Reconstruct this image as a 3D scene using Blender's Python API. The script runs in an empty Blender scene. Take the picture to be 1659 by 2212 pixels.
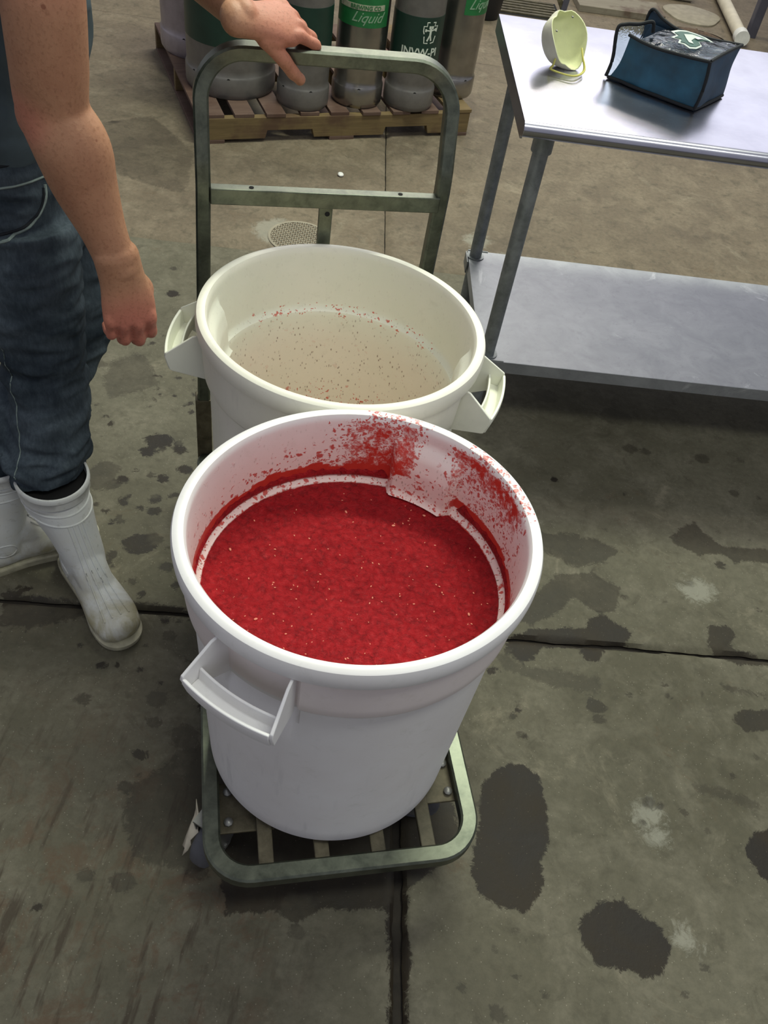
import bpy, bmesh, math, random
from mathutils import Vector, Matrix, noise
from math import sin, cos, pi, radians as R

# ------------------------------------------------------------------ camera
SC = bpy.context.scene
cam_data = bpy.data.cameras.new('camera'); cam = bpy.data.objects.new('camera', cam_data)
SC.collection.objects.link(cam); SC.camera = cam
_fw = Vector((0, 0.6806331, -0.73262445)); _r = Vector((0.98261949, 0.13599793, 0.12634672)); _u = Vector((-0.18563117, 0.71989107, 0.66880335))
cam.matrix_world = Matrix(((_r.x, _u.x, -_fw.x, 0), (_r.y, _u.y, -_fw.y, 0), (_r.z, _u.z, -_fw.z, 1.7918), (0, 0, 0, 1)))
cam_data.sensor_fit = 'HORIZONTAL'; cam_data.sensor_width = 36; cam_data.lens = 36 * 1847.8 / 1659
cam_data.clip_start = 0.02; cam_data.clip_end = 100

# ------------------------------------------------------------------ world, lamps, exposure
world = bpy.data.worlds.new('hall'); SC.world = world; world.use_nodes = True
world.node_tree.nodes['Background'].inputs[0].default_value = (0.70, 0.71, 0.82, 1)
world.node_tree.nodes['Background'].inputs[1].default_value = 0.34
def area(name, loc, target, sx, sy, power, col):
    l = bpy.data.lights.new(name, 'AREA'); l.shape = 'RECTANGLE'; l.size = sx; l.size_y = sy; l.energy = power; l.color = col
    o = bpy.data.objects.new(name, l); SC.collection.objects.link(o); o.location = loc
    o.rotation_euler = (Vector(target) - Vector(loc)).to_track_quat('-Z', 'Y').to_euler()
    return o
area('strip_lamp', (0.3, 3.3, 4.2), (0.3, 3.0, 0), 2.4, 0.35, 118, (0.95, 1.0, 0.82))
area('strip_lamp', (-0.2, 6.6, 4.2), (-0.2, 6.2, 0), 3.0, 0.5, 75, (1.0, 0.93, 0.80))
area('strip_lamp', (1.2, 0.3, 4.2), (1.0, 0.8, 0), 2.4, 0.5, 34, (0.97, 1.0, 0.90))
area('reflection_light', (1.5, 11.5, 5.2), (1.0, 3.0, 0.9), 9, 4.2, 125, (0.90, 0.90, 1.0))  # unseen light panel added for the steel top to reflect; no window built
SC.view_settings.view_transform = 'Standard'; SC.view_settings.look = 'None'
SC.view_settings.gamma = 1; SC.view_settings.use_curve_mapping = False
SC.view_settings.exposure = 0.40

# ------------------------------------------------------------------ helpers
COL = SC.collection
def link(o, parent=None):
    COL.objects.link(o)
    if parent is not None: o.parent = parent
    return o
def obj(name, bm, mats, parent=None, smooth=True, bevel=0, recalc=True):
    me = bpy.data.meshes.new(name)
    if recalc: bmesh.ops.recalc_face_normals(bm, faces=bm.faces)
    bm.to_mesh(me); bm.free()
    for m in (mats if isinstance(mats, (list, tuple)) else [mats]): me.materials.append(m)
    if smooth:
        for p in me.polygons: p.use_smooth = True
        try: me.set_sharp_from_angle(angle=R(38))
        except Exception: pass
    o = bpy.data.objects.new(name, me); link(o, parent)
    if bevel:
        b = o.modifiers.new('bevel', 'BEVEL'); b.width = bevel; b.segments = 2; b.limit_method = 'ANGLE'; b.angle_limit = R(40)
    return o
def tag(o, label=None, cat=None, group=None, kind=None):
    if label: o['label'] = label
    if cat: o['category'] = cat
    if group: o['group'] = group
    if kind: o['kind'] = kind
    return o
def empty(name, loc=(0, 0, 0), rz=0):
    o = bpy.data.objects.new(name, None); o.empty_display_size = 0.05; link(o); o.location = loc; o.rotation_euler = (0, 0, rz); return o
def box(bm, c, s, M=None):
    vs = []
    for dz in (-1, 1):
        for dy in (-1, 1):
            for dx in (-1, 1):
                v = Vector((c[0] + dx * s[0] / 2, c[1] + dy * s[1] / 2, c[2] + dz * s[2] / 2))
                if M is not None: v = M @ v
                vs.append(bm.verts.new(v))
    for f in ((0, 2, 3, 1), (4, 5, 7, 6), (0, 1, 5, 4), (2, 6, 7, 3), (0, 4, 6, 2), (1, 3, 7, 5)): bm.faces.new([vs[i] for i in f])
    return vs
def rings(bm, loops, close=True, cap=True, mi=0):
    L = [[bm.verts.new(p) for p in l] for l in loops]
    n = len(L[0]); fs = []
    for a, b in zip(L, L[1:]):
        for i in range(n if close else n - 1):
            j = (i + 1) % n
            f = bm.faces.new((a[i], a[j], b[j], b[i])); f.material_index = mi; fs.append(f)
    if cap:
        for l in (L[0][::-1], L[-1]):
            try: f = bm.faces.new(l); f.material_index = mi
            except Exception: pass
    return L
def lathe(bm, prof, n=64, c=(0, 0, 0), closed_profile=False, rf=None, cap=True):
    loops = []
    for r, z in (prof + [prof[0]] if closed_profile else prof):
        loops.append([Vector((c[0] + (r if rf is None else rf(r, z, 2 * pi * i / n)) * cos(2 * pi * i / n), c[1] + (r if rf is None else rf(r, z, 2 * pi * i / n)) * sin(2 * pi * i / n), c[2] + z)) for i in range(n)])
    rings(bm, loops, cap=cap and not closed_profile)
    if closed_profile: bmesh.ops.remove_doubles(bm, verts=bm.verts, dist=1e-6)
def frames(pts, up=Vector((0, 0, 1)), closed=False):
    out = []; n = len(pts)
    for i in range(n):
        if closed: t = pts[(i + 1) % n] - pts[i - 1]
        else: t = pts[min(i + 1, n - 1)] - pts[max(i - 1, 0)]
        t = t.normalized(); s = t.cross(up)
        if s.length < 1e-4: s = t.cross(Vector((0, 1, 0)))
        s.normalize(); out.append((t, s, s.cross(t)))
    return out
def tube(bm, pts, r, n=10, closed=False, up=Vector((0, 0, 1))):
    pts = [Vector(p) for p in pts]; fr = frames(pts, up, closed)
    rr = r if isinstance(r, (list, tuple)) else [r] * len(pts)
    loops = [[p + s * rr[k] * cos(2 * pi * i / n) + u * rr[k] * sin(2 * pi * i / n) for i in range(n)] for k, (p, (t, s, u)) in enumerate(zip(pts, fr))]
    if closed: loops.append(loops[0])
    rings(bm, loops, cap=not closed)
    if closed: bmesh.ops.remove_doubles(bm, verts=bm.verts, dist=1e-6)
def rect_tube(bm, pts, w, h, side, closed=False, ch=0.004):
    """square section tube; side = function(i)->unit vector across, or constant plane normal 'side'"""
    pts = [Vector(p) for p in pts]; N = Vector(side).normalized(); loops = []; n = len(pts)
    for i, p in enumerate(pts):
        if closed: t = (pts[(i + 1) % n] - pts[i - 1]).normalized()
        else: t = (pts[min(i + 1, n - 1)] - pts[max(i - 1, 0)]).normalized()
        a = t.cross(N).normalized(); b = a.cross(t).normalized()
        q = [(-w / 2 + ch, -h / 2), (w / 2 - ch, -h / 2), (w / 2, -h / 2 + ch), (w / 2, h / 2 - ch), (w / 2 - ch, h / 2), (-w / 2 + ch, h / 2), (-w / 2, h / 2 - ch), (-w / 2, -h / 2 + ch)]
        loops.append([p + a * x + b * y for x, y in q])
    if closed: loops.append(loops[0])
    rings(bm, loops, cap=not closed)
    if closed: bmesh.ops.remove_doubles(bm, verts=bm.verts, dist=1e-6)
def arc_path(pts, rad, seg=8, closed=False):
    """polyline with rounded corners"""
    P = [Vector(p) for p in pts]; n = len(P); out = []
    for i in range(n):
        if not closed and i in (0, n - 1): out.append(P[i]); continue
        a, b, c = P[i - 1], P[i], P[(i + 1) % n]
        r = rad[i] if isinstance(rad, (list, tuple)) else rad
        if r <= 0: out.append(b); continue
        d1 = (a - b).normalized(); d2 = (c - b).normalized(); ang = d1.angle(d2)
        L = min(r / math.tan(ang / 2), (a - b).length * .49, (c - b).length * .49); r2 = L * math.tan(ang / 2)
        cen = b + (d1 + d2).normalized() * (r2 / sin(ang / 2)); s = b + d1 * L - cen; e = b + d2 * L - cen
        th = s.angle(e); ax = s.cross(e).normalized()
        for k in range(seg + 1): out.append(cen + Matrix.Rotation(th * k / seg, 3, ax) @ s)
    return out
def catmull(P, m=6):
    out = []; n = len(P)
    for i in range(n - 1):
        p0, p1, p2, p3 = P[max(i - 1, 0)], P[i], P[i + 1], P[min(i + 2, n - 1)]
        for k in range(m):
            t = k / m
            out.append(tuple(0.5 * (2 * b + (c - a) * t + (2 * a - 5 * b + 4 * c - d) * t * t + (3 * b - a - 3 * c + d) * t ** 3) for a, b, c, d in zip(p0, p1, p2, p3)))
    out.append(tuple(P[-1])); return out
def limb(bm, P, side, n=20, m=5, capped=True):
    """P: list (x,y,z,ra,rb); ra along 'side', rb across; closed ends, for voxel remeshing"""
    Q = catmull([tuple(p) for p in P], m); pts = [Vector(q[:3]) for q in Q]; loops = []; S0 = Vector(side)
    N = len(pts); ext = []
    def loop(c, t, ra, rb):
        s = (S0 - t * S0.dot(t)).normalized(); u = t.cross(s)
        return [c + s * ra * cos(2 * pi * i / n) + u * rb * sin(2 * pi * i / n) for i in range(n)]
    T = [(pts[min(i + 1, N - 1)] - pts[max(i - 1, 0)]).normalized() for i in range(N)]
    if capped:
        for k in (80, 60, 40, 20):
            e = min(Q[0][3], Q[0][4]); loops.append(loop(pts[0] - T[0] * e * sin(R(k)), T[0], Q[0][3] * cos(R(k)), Q[0][4] * cos(R(k))))
    for i in range(N): loops.append(loop(pts[i], T[i], Q[i][3], Q[i][4]))
    if capped:
        for k in (20, 40, 60, 80):
            e = min(Q[-1][3], Q[-1][4]); loops.append(loop(pts[-1] + T[-1] * e * sin(R(k)), T[-1], Q[-1][3] * cos(R(k)), Q[-1][4] * cos(R(k))))
    rings(bm, loops)
def ball(bm, c, r, M=None, seg=16):
    r = r if isinstance(r, (tuple, list)) else (r, r, r)
    m = Matrix.Translation(c) @ (M.to_4x4() if M is not None else Matrix.Identity(4)) @ Matrix.Diagonal((*r, 1))
    bmesh.ops.create_uvsphere(bm, u_segments=seg, v_segments=seg // 2 + 2, radius=1, matrix=m)
def remesh(bm, voxel, smooth=3, name='tmp'):
    """one continuous skin around the shapes in bm"""
    me = bpy.data.meshes.new(name); bm.to_mesh(me); bm.free()
    o = bpy.data.objects.new(name, me); COL.objects.link(o)
    r = o.modifiers.new('r', 'REMESH'); r.mode = 'VOXEL'; r.voxel_size = voxel; r.adaptivity = 0
    if smooth:
        s = o.modifiers.new('s', 'SMOOTH'); s.factor = 0.5; s.iterations = smooth
    dg = bpy.context.evaluated_depsgraph_get(); dg.update()
    out = bpy.data.meshes.new_from_object(o.evaluated_get(dg)); bpy.data.objects.remove(o)
    out.materials.clear()
    return out
def mesh_obj(name, me, mats, parent=None):
    for m in (mats if isinstance(mats, (list, tuple)) else [mats]): me.materials.append(m)
    for p in me.polygons: p.use_smooth = True
    o = bpy.data.objects.new(name, me); return link(o, parent)
def text_mesh(s, size, extr=0.0, shear=0.0, align='CENTER', bold=0.0):
    c = bpy.data.curves.new('t', 'FONT'); c.body = s; c.size = size; c.extrude = extr; c.shear = shear; c.align_x = align; c.offset = bold; c.resolution_u = 3
    o = bpy.data.objects.new('t', c); COL.objects.link(o); dg = bpy.context.evaluated_depsgraph_get(); dg.update()
    me = bpy.data.meshes.new_from_object(o.evaluated_get(dg)); bpy.data.objects.remove(o); bm = bmesh.new(); bm.from_mesh(me); return bm
def smoothstep(a, b, x):
    t = max(0, min(1, (x - a) / (b - a))); return t * t * (3 - 2 * t)

# ------------------------------------------------------------------ materials
def lin(h):
    v = [int(h[i:i + 2], 16) / 255 for i in (0, 2, 4)]
    return tuple((x / 12.92 if x <= .04045 else ((x + .055) / 1.055) ** 2.4) for x in v) + (1,)
class NT:
    def __init__(s, name):
        s.m = bpy.data.materials.new(name); s.m.use_nodes = True; s.t = s.m.node_tree; s.b = s.t.nodes['Principled BSDF']
    def n(s, kind, **kw):
        x = s.t.nodes.new(kind)
        for k, v in kw.items(): setattr(x, k, v)
        return x
    def l(s, a, b): s.t.links.new(a, b)
    def coord(s, out='Object', scale=None, rot=None):
        c = s.n('ShaderNodeTexCoord'); o = c.outputs[out]
        if scale is not None or rot is not None:
            m = s.n('ShaderNodeMapping')
            if scale is not None: m.inputs['Scale'].default_value = scale
            if rot is not None: m.inputs['Rotation'].default_value = rot
            s.l(o, m.inputs[0]); o = m.outputs[0]
        return o
    def noise(s, vec, scale, detail=4, rough=.55, dist=0):
        x = s.n('ShaderNodeTexNoise'); s.l(vec, x.inputs['Vector']); x.inputs['Scale'].default_value = scale; x.inputs['Detail'].default_value = detail
        x.inputs['Roughness'].default_value = rough; x.inputs['Distortion'].default_value = dist; return x.outputs['Fac']
    def vor(s, vec, scale, feature='F1', rnd=1):
        x = s.n('ShaderNodeTexVoronoi', feature=feature); s.l(vec, x.inputs['Vector']); x.inputs['Scale'].default_value = scale; x.inputs['Randomness'].default_value = rnd; return x
    def ramp(s, fac, stops, interp='LINEAR'):
        x = s.n('ShaderNodeValToRGB'); x.color_ramp.interpolation = interp; e = x.color_ramp.elements
        while len(e) < len(stops): e.new(.5)
        for k, (p, c) in enumerate(stops):
            e[k].position = p; e[k].color = c if isinstance(c, tuple) else (c, c, c, 1)
        s.l(fac, x.inputs[0]); return x.outputs[0]
    def mix(s, f, a, b, blend='MIX'):
        x = s.n('ShaderNodeMix', data_type='RGBA', blend_type=blend)
        for sock, v in ((x.inputs[0], f), (x.inputs[6], a), (x.inputs[7], b)):
            if isinstance(v, (int, float)): sock.default_value = v
            elif isinstance(v, tuple): sock.default_value = v
            else: s.l(v, sock)
        return x.outputs[2]
    def math(s, op, a, b=0.0, c=None, clamp=False):
        x = s.n('ShaderNodeMath', operation=op, use_clamp=clamp)
        for i, v in enumerate((a, b) if c is None else (a, b, c)):
            if isinstance(v, (int, float)): x.inputs[i].default_value = v
            else: s.l(v, x.inputs[i])
        return x.outputs[0]
    def attr(s, name):
        x = s.n('ShaderNodeAttribute'); x.attribute_name = name; return x.outputs['Fac']
    def bump(s, h, strength=.3, dist=.01, prev=None):
        x = s.n('ShaderNodeBump'); x.inputs['Strength'].default_value = strength; x.inputs['Distance'].default_value = dist; s.l(h, x.inputs['Height'])
        if prev is not None: s.l(prev, x.inputs['Normal'])
        s.l(x.outputs[0], s.b.inputs['Normal']); return x.outputs[0]
    def set(s, **kw):
        for k, v in kw.items():
            k = {'color': 'Base Color', 'rough': 'Roughness', 'metal': 'Metallic', 'spec': 'Specular IOR Level', 'sss': 'Subsurface Weight', 'trans': 'Transmission Weight', 'alpha': 'Alpha', 'coat': 'Coat Weight'}.get(k, k)
            if isinstance(v, (int, float, tuple)): s.b.inputs[k].default_value = v
            else: s.l(v, s.b.inputs[k])
        return s.m
def simple(name, hexa, rough=.5, metal=0, var=.12, scale=20, bump=0):
    t = NT(name); v = t.coord(); n = t.noise(v, scale)
    c = lin(hexa); a = tuple(max(0, x * (1 - var)) for x in c[:3]) + (1,); b = tuple(min(1, x * (1 + var)) for x in c[:3]) + (1,)
    t.set(color=t.ramp(n, [(.3, a), (.7, b)]), rough=rough, metal=metal)
    if bump: t.bump(t.noise(v, scale * 6), bump, .002)
    return t.m
M = {}
# concrete slabs: base colour with aggregate, stains come from the 'wet' and 'pale' attributes
def concrete(name, tint_a, tint_b, tint_c):
    t = NT(name); v = t.coord()
    big = t.noise(v, 1.3, 6, .6, .3); mid = t.noise(v, 7, 8, .65, .4); fine = t.noise(v, 55, 6, .7); sp = t.vor(v, 90).outputs['Distance']
    c = t.mix(t.ramp(big, [(.35, 0.0), (.65, 1.0)]), lin(tint_a), lin(tint_b))
    c = t.mix(t.ramp(mid, [(.46, 0.0), (.70, .7)]), c, lin(tint_c))
    c = t.mix(t.ramp(t.noise(v, 16, 9, .72, .6), [(.52, 0.0), (.66, .5)]), c, lin('454134'))
    c = t.mix(t.ramp(t.noise(v, 3.1, 9, .75, 1.2), [(.58, 0.0), (.70, .45)]), c, lin('9a917c'))
    c = t.mix(t.ramp(t.noise(v, 4.3, 9, .8, .8), [(.58, 0.0), (.70, .5)]), c, lin('5a4630'))
    c = t.mix(t.ramp(fine, [(.35, 0.35), (.6, 0.0)]), c, lin('454437'))
    c = t.mix(t.ramp(sp, [(.05, .45), (.13, 0.0)]), c, lin('a8a290'))
    sv = t.coord(scale=(1, .16, 1), rot=(0, 0, R(-38)))
    scr = t.ramp(t.noise(sv, 34, 5, .6), [(.54, 0.0), (.64, .7)])
    c = t.mix(t.math('MULTIPLY', t.ramp(t.noise(v, 11, 7, .75, .5), [(.5, 0.0), (.62, .6)]), t.attr('scuff')), c, lin('5a4432'))
    c = t.mix(t.math('MULTIPLY', scr, t.attr('scuff')), c, lin('3a2f24'))
    en = t.math('SUBTRACT', t.noise(v, 30, 8, .82, .9), .5)
    pale = t.ramp(t.math('ADD', t.attr('pale'), t.math('MULTIPLY', en, 1.4)), [(.45, 0.0), (.7, .55)])
    c = t.mix(pale, c, lin('9d9c8e'))
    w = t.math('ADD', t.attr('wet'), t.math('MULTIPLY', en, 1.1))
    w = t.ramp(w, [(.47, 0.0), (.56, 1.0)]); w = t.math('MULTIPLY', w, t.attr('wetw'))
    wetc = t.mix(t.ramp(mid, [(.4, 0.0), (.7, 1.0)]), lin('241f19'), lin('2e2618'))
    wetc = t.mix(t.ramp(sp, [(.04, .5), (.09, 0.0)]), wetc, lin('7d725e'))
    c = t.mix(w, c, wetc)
    rg = t.math('SUBTRACT', t.math('ADD', .62, t.math('MULTIPLY', mid, .2)), t.math('MULTIPLY', w, .10))
    t.set(color=c, rough=rg, spec=.3)
    hgt = t.math('ADD', t.math('MULTIPLY', fine, .5), mid)
    t.bump(hgt, .35, .006)
    return t.m
M['concrete'] = concrete('concrete', '545040', '6a6656', '7a7565')
M['concrete_far'] = concrete('concrete_far', '665b4c', '7a6e5b', '8a7e6b')
M['dirt'] = simple('dirt', '2c2720', .9, 0, .35, 25, .5)
# bin plastic: 'red' attribute carries the density of the pulp residue, 'grime' the speckled residue
def plastic(name, col_a, col_b, res):
    t = NT(name); v = t.coord(); n1 = t.noise(v, 4, 5, .6); n2 = t.noise(v, 60, 6, .7)
    c = t.mix(t.ramp(n1, [(.35, 0.0), (.65, 1.0)]), lin(col_a), lin(col_b))
    c = t.mix(t.ramp(t.noise(v, 28, 8, .75, .4), [(.56, 0.0), (.72, .22)]), c, lin('b9b9aa'))
    st = t.coord(scale=(1, 1, .12))
    c = t.mix(t.math('MULTIPLY', t.ramp(t.noise(st, 45, 5, .6), [(.58, 0.0), (.72, .22)]), t.attr('scuff')), c, lin('8d8f92'))
    c = t.mix(t.attr('tint'), c, lin('f0b5a6'))
    sp = t.ramp(t.vor(t.coord(scale=(1, 1, .45)), 150).outputs['Distance'], [(.14, 1.0), (.27, 0.0)])
    sp = t.math('MULTIPLY', sp, t.math('MULTIPLY', t.attr('grime'), t.ramp(t.noise(v, 60, 4, .6), [(.46, 0.0), (.56, .8)])))
    c = t.mix(sp, c, lin('7d5f48'))
    en = t.math('ADD', t.math('MULTIPLY', t.noise(v, 100, 5, .75, .4), .55), t.math('MULTIPLY', t.noise(v, 32, 5, .65, .5), .45))
    r = t.math('ADD', t.attr('red'), t.math('MULTIPLY', t.math('SUBTRACT', en, .5), 3.0))
    rm = t.ramp(r, [(.66, 0.0), (.80, .6), (1.05, 1.0)])
    dv = t.n('ShaderNodeMix', data_type='RGBA', blend_type='ADD'); dv.inputs[0].default_value = .018
    dn = t.n('ShaderNodeTexNoise'); t.l(v, dn.inputs['Vector']); dn.inputs['Scale'].default_value = 90; t.l(v, dv.inputs[6]); t.l(dn.outputs['Color'], dv.inputs[7])
    for sc_, lim in ((95, .55), (210, .62)):
        vc = t.vor(dv.outputs[2], sc_); sep = t.n('ShaderNodeSeparateColor'); t.l(vc.outputs['Color'], sep.inputs[0])
        on = t.math('MULTIPLY', t.math('GREATER_THAN', t.math('MULTIPLY', t.attr('red'), t.math('ADD', t.math('MULTIPLY', t.noise(v, 25, 4, .6), 1.6), -.15)), sep.outputs[0]), t.ramp(vc.outputs['Distance'], [(lim - .22, .9), (lim - .05, 0.0)]))
        rm = t.math('MAXIMUM', rm, on)
    red = t.mix(n2, lin(res), lin('d24a3c'))
    c = t.mix(t.math('MULTIPLY', rm, t.ramp(t.attr('red'), [(.02, 0.0), (.12, 1.0)])), c, red)
    t.set(color=c, rough=t.math('SUBTRACT', .42, t.math('MULTIPLY', rm, .12)), spec=.45)
    t.bump(t.math('ADD', t.math('MULTIPLY', n2, .15), t.math('MULTIPLY', rm, 1.0)), .25, .004)
    return t.m
M['bin_front'] = plastic('bin_front_plastic', 'e9e6e4', 'f0efee', 'b3221f')
M['bin_rear'] = plastic('bin_rear_plastic', 'e7e9d8', 'eeeddf', 'c4603f')
def pulp_mat():
    t = NT('pulp'); v = t.coord(); a = t.noise(v, 7, 6, .6, .4); b = t.noise(v, 90, 6, .75, .5); g = t.vor(v, 130).outputs['Distance']
    c = t.mix(t.ramp(a, [(.35, 0.0), (.65, 1.0)]), lin('960e18'), lin('b01d24'))
    c = t.mix(t.ramp(b, [(.34, .75), (.54, 0.0)]), c, lin('6a0810'))
    c = t.mix(t.ramp(g, [(.08, .35), (.2, 0.0)]), c, lin('cc3c38'))
    t.set(color=c, rough=.42, spec=.25, sss=.0)
    t.bump(t.math('ADD', b, t.math('MULTIPLY', t.noise(v, 230, 3, .6), .5)), .9, .006)
    return t.m
M['pulp'] = pulp_mat()
M['seed'] = simple('seed', 'e08a70', .5)
def galv(name, a, b, rough, metal=.75, sc=30):
    t = NT(name); v = t.coord(); n = t.noise(v, sc, 6, .65, .3); n2 = t.noise(v, 5, 5, .6)
    c = t.mix(t.ramp(n, [(.35, 0.0), (.65, 1.0)]), lin(a), lin(b)); c = t.mix(t.ramp(n2, [(.5, 0.0), (.75, .45)]), c, lin('4b4c40'))
    t.set(color=c, metal=metal, rough=t.math('ADD', rough, t.math('MULTIPLY', n, .2))); t.bump(n, .1, .002); return t.m
M['cart'] = galv('zinc_plated_steel', '565b50', '737869', .27, .8)
M['cart_dirty'] = galv('grimy_steel', '4b4534', '6b6450', .5, .4)
M['steel'] = galv('brushed_steel', 'b9bbc4', 'c9cad2', .17, 1.0, 14)
M['leg_steel'] = galv('table_leg_steel', '7b8080', '979c9c', .38, .55)
M['rubber'] = simple('caster_rubber', '55565a', .6, 0, .2)
M['bolt'] = simple('bolt', '8d8d88', .4, .7)
M['hole'] = simple('hole_dark', '0c0c0b', .9)
def shelf_mat():
    t = NT('galvanised_shelf'); v = t.coord(); n = t.noise(v, 9, 7, .65, .6); n2 = t.noise(v, 45, 6, .7)
    c = t.mix(t.ramp(n, [(.3, 0.0), (.7, 1.0)]), lin('8c8f92'), lin('a9acaf'))
    c = t.mix(t.ramp(n2, [(.55, 0.0), (.7, .3)]), c, lin('74777a')); c = t.mix(t.ramp(t.noise(v, 5, 8, .7, 2), [(.62, 0.0), (.7, .5)]), c, lin('cfd2d2'))
    t.set(color=c, metal=.55, rough=t.math('ADD', .36, t.math('MULTIPLY', n, .2))); t.bump(n2, .08, .002); return t.m
M['shelf'] = shelf_mat()
def top_mat():
    t = NT('stainless_top'); v = t.coord(scale=(1, 25, 1)); n = t.noise(v, 30, 4, .5); n2 = t.noise(t.coord(), 6, 6, .6)
    t.set(color=t.ramp(n2, [(.3, lin('b2b2bd')), (.7, lin('c6c6d0'))]), metal=1.0, rough=t.math('ADD', .23, t.math('MULTIPLY', n, .06)))
    t.set(**{'Anisotropic': .3}); t.bump(n, .02, .001); return t.m
M['top'] = top_mat()
def keg_mat(name, body, rough, metal):
    t = NT(name); v = t.coord(); n = t.noise(v, 12, 6, .65)
    c = lin(body); d = tuple(x * .72 for x in c[:3]) + (1,)
    t.set(color=t.ramp(n, [(.3, d), (.6, c)]), rough=rough, metal=metal); t.bump(t.noise(v, 50, 4), .06, .003); return t.m
M['keg_grey'] = keg_mat('keg_grey', '6f6c68', .38, .35)
M['keg_lavender'] = keg_mat('keg_pale', '968d92', .35, .3)
M['keg_steel'] = keg_mat('keg_steel', '9c9994', .25, .95)
M['keg_green'] = keg_mat('keg_dark_green', '17342a', .4, 0)
M['keg_label'] = keg_mat('keg_label_green', '1f6b38', .45, 0)
M['print_white'] = simple('print_white', 'c4ccbe', .5, 0, .1, 60)
M['print_faint'] = simple('print_faint', '7f9a80', .5, 0, .1, 60)
M['print_band'] = simple('print_band', '9a9c86', .5, 0, .25, 90)
def wood(name, a, b):
    t = NT(name); v = t.coord(scale=(1, 14, 14)); n = t.noise(v, 5, 6, .6, .5); n2 = t.noise(t.coord(), 5, 4, .6)
    c = t.mix(t.ramp(n, [(.3, 0.0), (.7, 1.0)]), lin(a), lin(b)); c = t.mix(t.ramp(n2, [(.5, 0.0), (.65, .7)]), c, lin('4a3226'))
    t.set(color=c, rough=.75); t.bump(n, .3, .003); return t.m
M['wood'] = wood('pallet_wood', '5f4f31', '75623f')
M['wood_dark'] = wood('pallet_board_wood', '503d33', '655044')
M['plank'] = wood('plank_wood', '77705f', '8a8372')
def skin_mat():
    t = NT('skin'); v = t.coord(); n = t.noise(v, 14, 6, .65, .4); f = t.noise(v, 180, 4, .6)
    c = t.mix(t.ramp(n, [(.3, 0.0), (.7, 1.0)]), lin('a4765a'), lin('b48768'))
    c = t.mix(t.attr('redness'), c, lin('cc7a68'))
    c = t.mix(t.ramp(f, [(.52, 0.0), (.70, .35)]), c, lin('6f452e'))
    mole = t.ramp(t.vor(v, 17).outputs['Distance'], [(.045, .7), (.065, 0.0)]); c = t.mix(mole, c, lin('7a4634'))
    t.set(color=c, rough=.52, spec=.35, sss=.08); t.b.inputs['Subsurface Radius'].default_value = (.01, .004, .002)
    hv = t.noise(t.coord(scale=(1, 1, .25)), 170, 3, .6)
    t.bump(t.math('ADD', t.math('MULTIPLY', f, .4), t.math('ADD', t.math('MULTIPLY', n, 1.2), t.math('MULTIPLY', hv, .3))), .35, .003); return t.m
M['skin'] = skin_mat()
M['nail'] = simple('nail', 'd9ab90', .3)
def denim():
    t = NT('denim'); v = t.coord(); n = t.noise(v, 9, 6, .6, .5); w = t.noise(t.coord(scale=(1, 1, .3)), 160, 4, .7)
    c = t.mix(t.ramp(n, [(.35, 0.0), (.68, 1.0)]), lin('2b343b'), lin('566168')); c = t.mix(t.ramp(w, [(.4, .35), (.65, 0.0)]), c, lin('1c242c'))
    t.set(color=c, rough=.85, spec=.15); t.bump(w, .3, .002); return t.m
M['denim'] = denim()
M['seam'] = simple('denim_seam', '7c8a84', .8, 0, .3, 60)
M['seam_dark'] = simple('denim_fold', '161b20', .9)
M['shirt'] = simple('shirt_cloth', '46545a', .9, 0, .25, 12, .2)
M['hair'] = simple('hair', '3a2a1c', .7, 0, .3, 90)
M['eye'] = simple('eye', 'd8d4cc', .3)
def boot_mat():
    t = NT('white_rubber'); v = t.coord(); n = t.noise(v, 11, 7, .65, .6); n2 = t.noise(v, 60, 5, .7)
    c = t.mix(t.ramp(n, [(.3, 0.0), (.7, 1.0)]), lin('cfd3d2'), lin('e0e2de'))
    low = t.n('ShaderNodeSeparateXYZ'); t.l(t.coord(), low.inputs[0])
    d = t.math('MULTIPLY', t.ramp(low.outputs[2], [(.05, 1.0), (.16, .2)]), t.ramp(n, [(.38, .15), (.62, .9)]))
    c = t.mix(d, c, lin('928a62')); c = t.mix(t.ramp(n2, [(.58, 0.0), (.72, .35)]), c, lin('7b775f'))
    c = t.mix(t.ramp(t.noise(v, 26, 6, .7, 1), [(.6, 0.0), (.72, .45)]), c, lin('6d6850'))
    t.set(color=c, rough=.42); t.bump(n2, .12, .002); return t.m
M['boot'] = boot_mat()
M['sole'] = simple('boot_sole', 'a9a58c', .6, 0, .3, 30, .2)
M['bag'] = simple('bag_fabric', '1c4a60', .55, 0, .35, 16, .3)
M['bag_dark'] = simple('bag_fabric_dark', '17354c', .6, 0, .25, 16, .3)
M['binding'] = simple('bag_binding', '0d1116', .8)
def clear_mat():
    t = NT('clear_vinyl'); t.set(color=lin('c5d2d6'), rough=.12, trans=1.0, **{'IOR': 1.2}); t.bump(t.noise(t.coord(), 14, 4, .6, 1.5), .5, .02); return t.m
M['vinyl'] = clear_mat()
M['logo_silver'] = simple('logo_silver', 'b5bdb8', .4); M['logo_green'] = simple('logo_green', '1f4a44', .5); M['logo_white'] = simple('logo_white', 'd9e0dc', .4)
M['mask_out'] = simple('mask_outer', 'c9c6b4', .85, 0, .08, 20, .2); M['mask_in'] = simple('mask_inner', 'd9dcb0', .85, 0, .08, 20, .2)
M['strap'] = simple('mask_strap', 'b7b25a', .6)
M['pvc'] = simple('white_pipe', 'c9c1ac', .5, 0, .1, 14); M['pvc_cap'] = simple('pipe_cap', 'dcdcd6', .4)
M['paint_grey'] = simple('grey_painted_steel', '4c4b56', .5, .1); M['black'] = simple('black_plastic', '15161a', .5)
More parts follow.
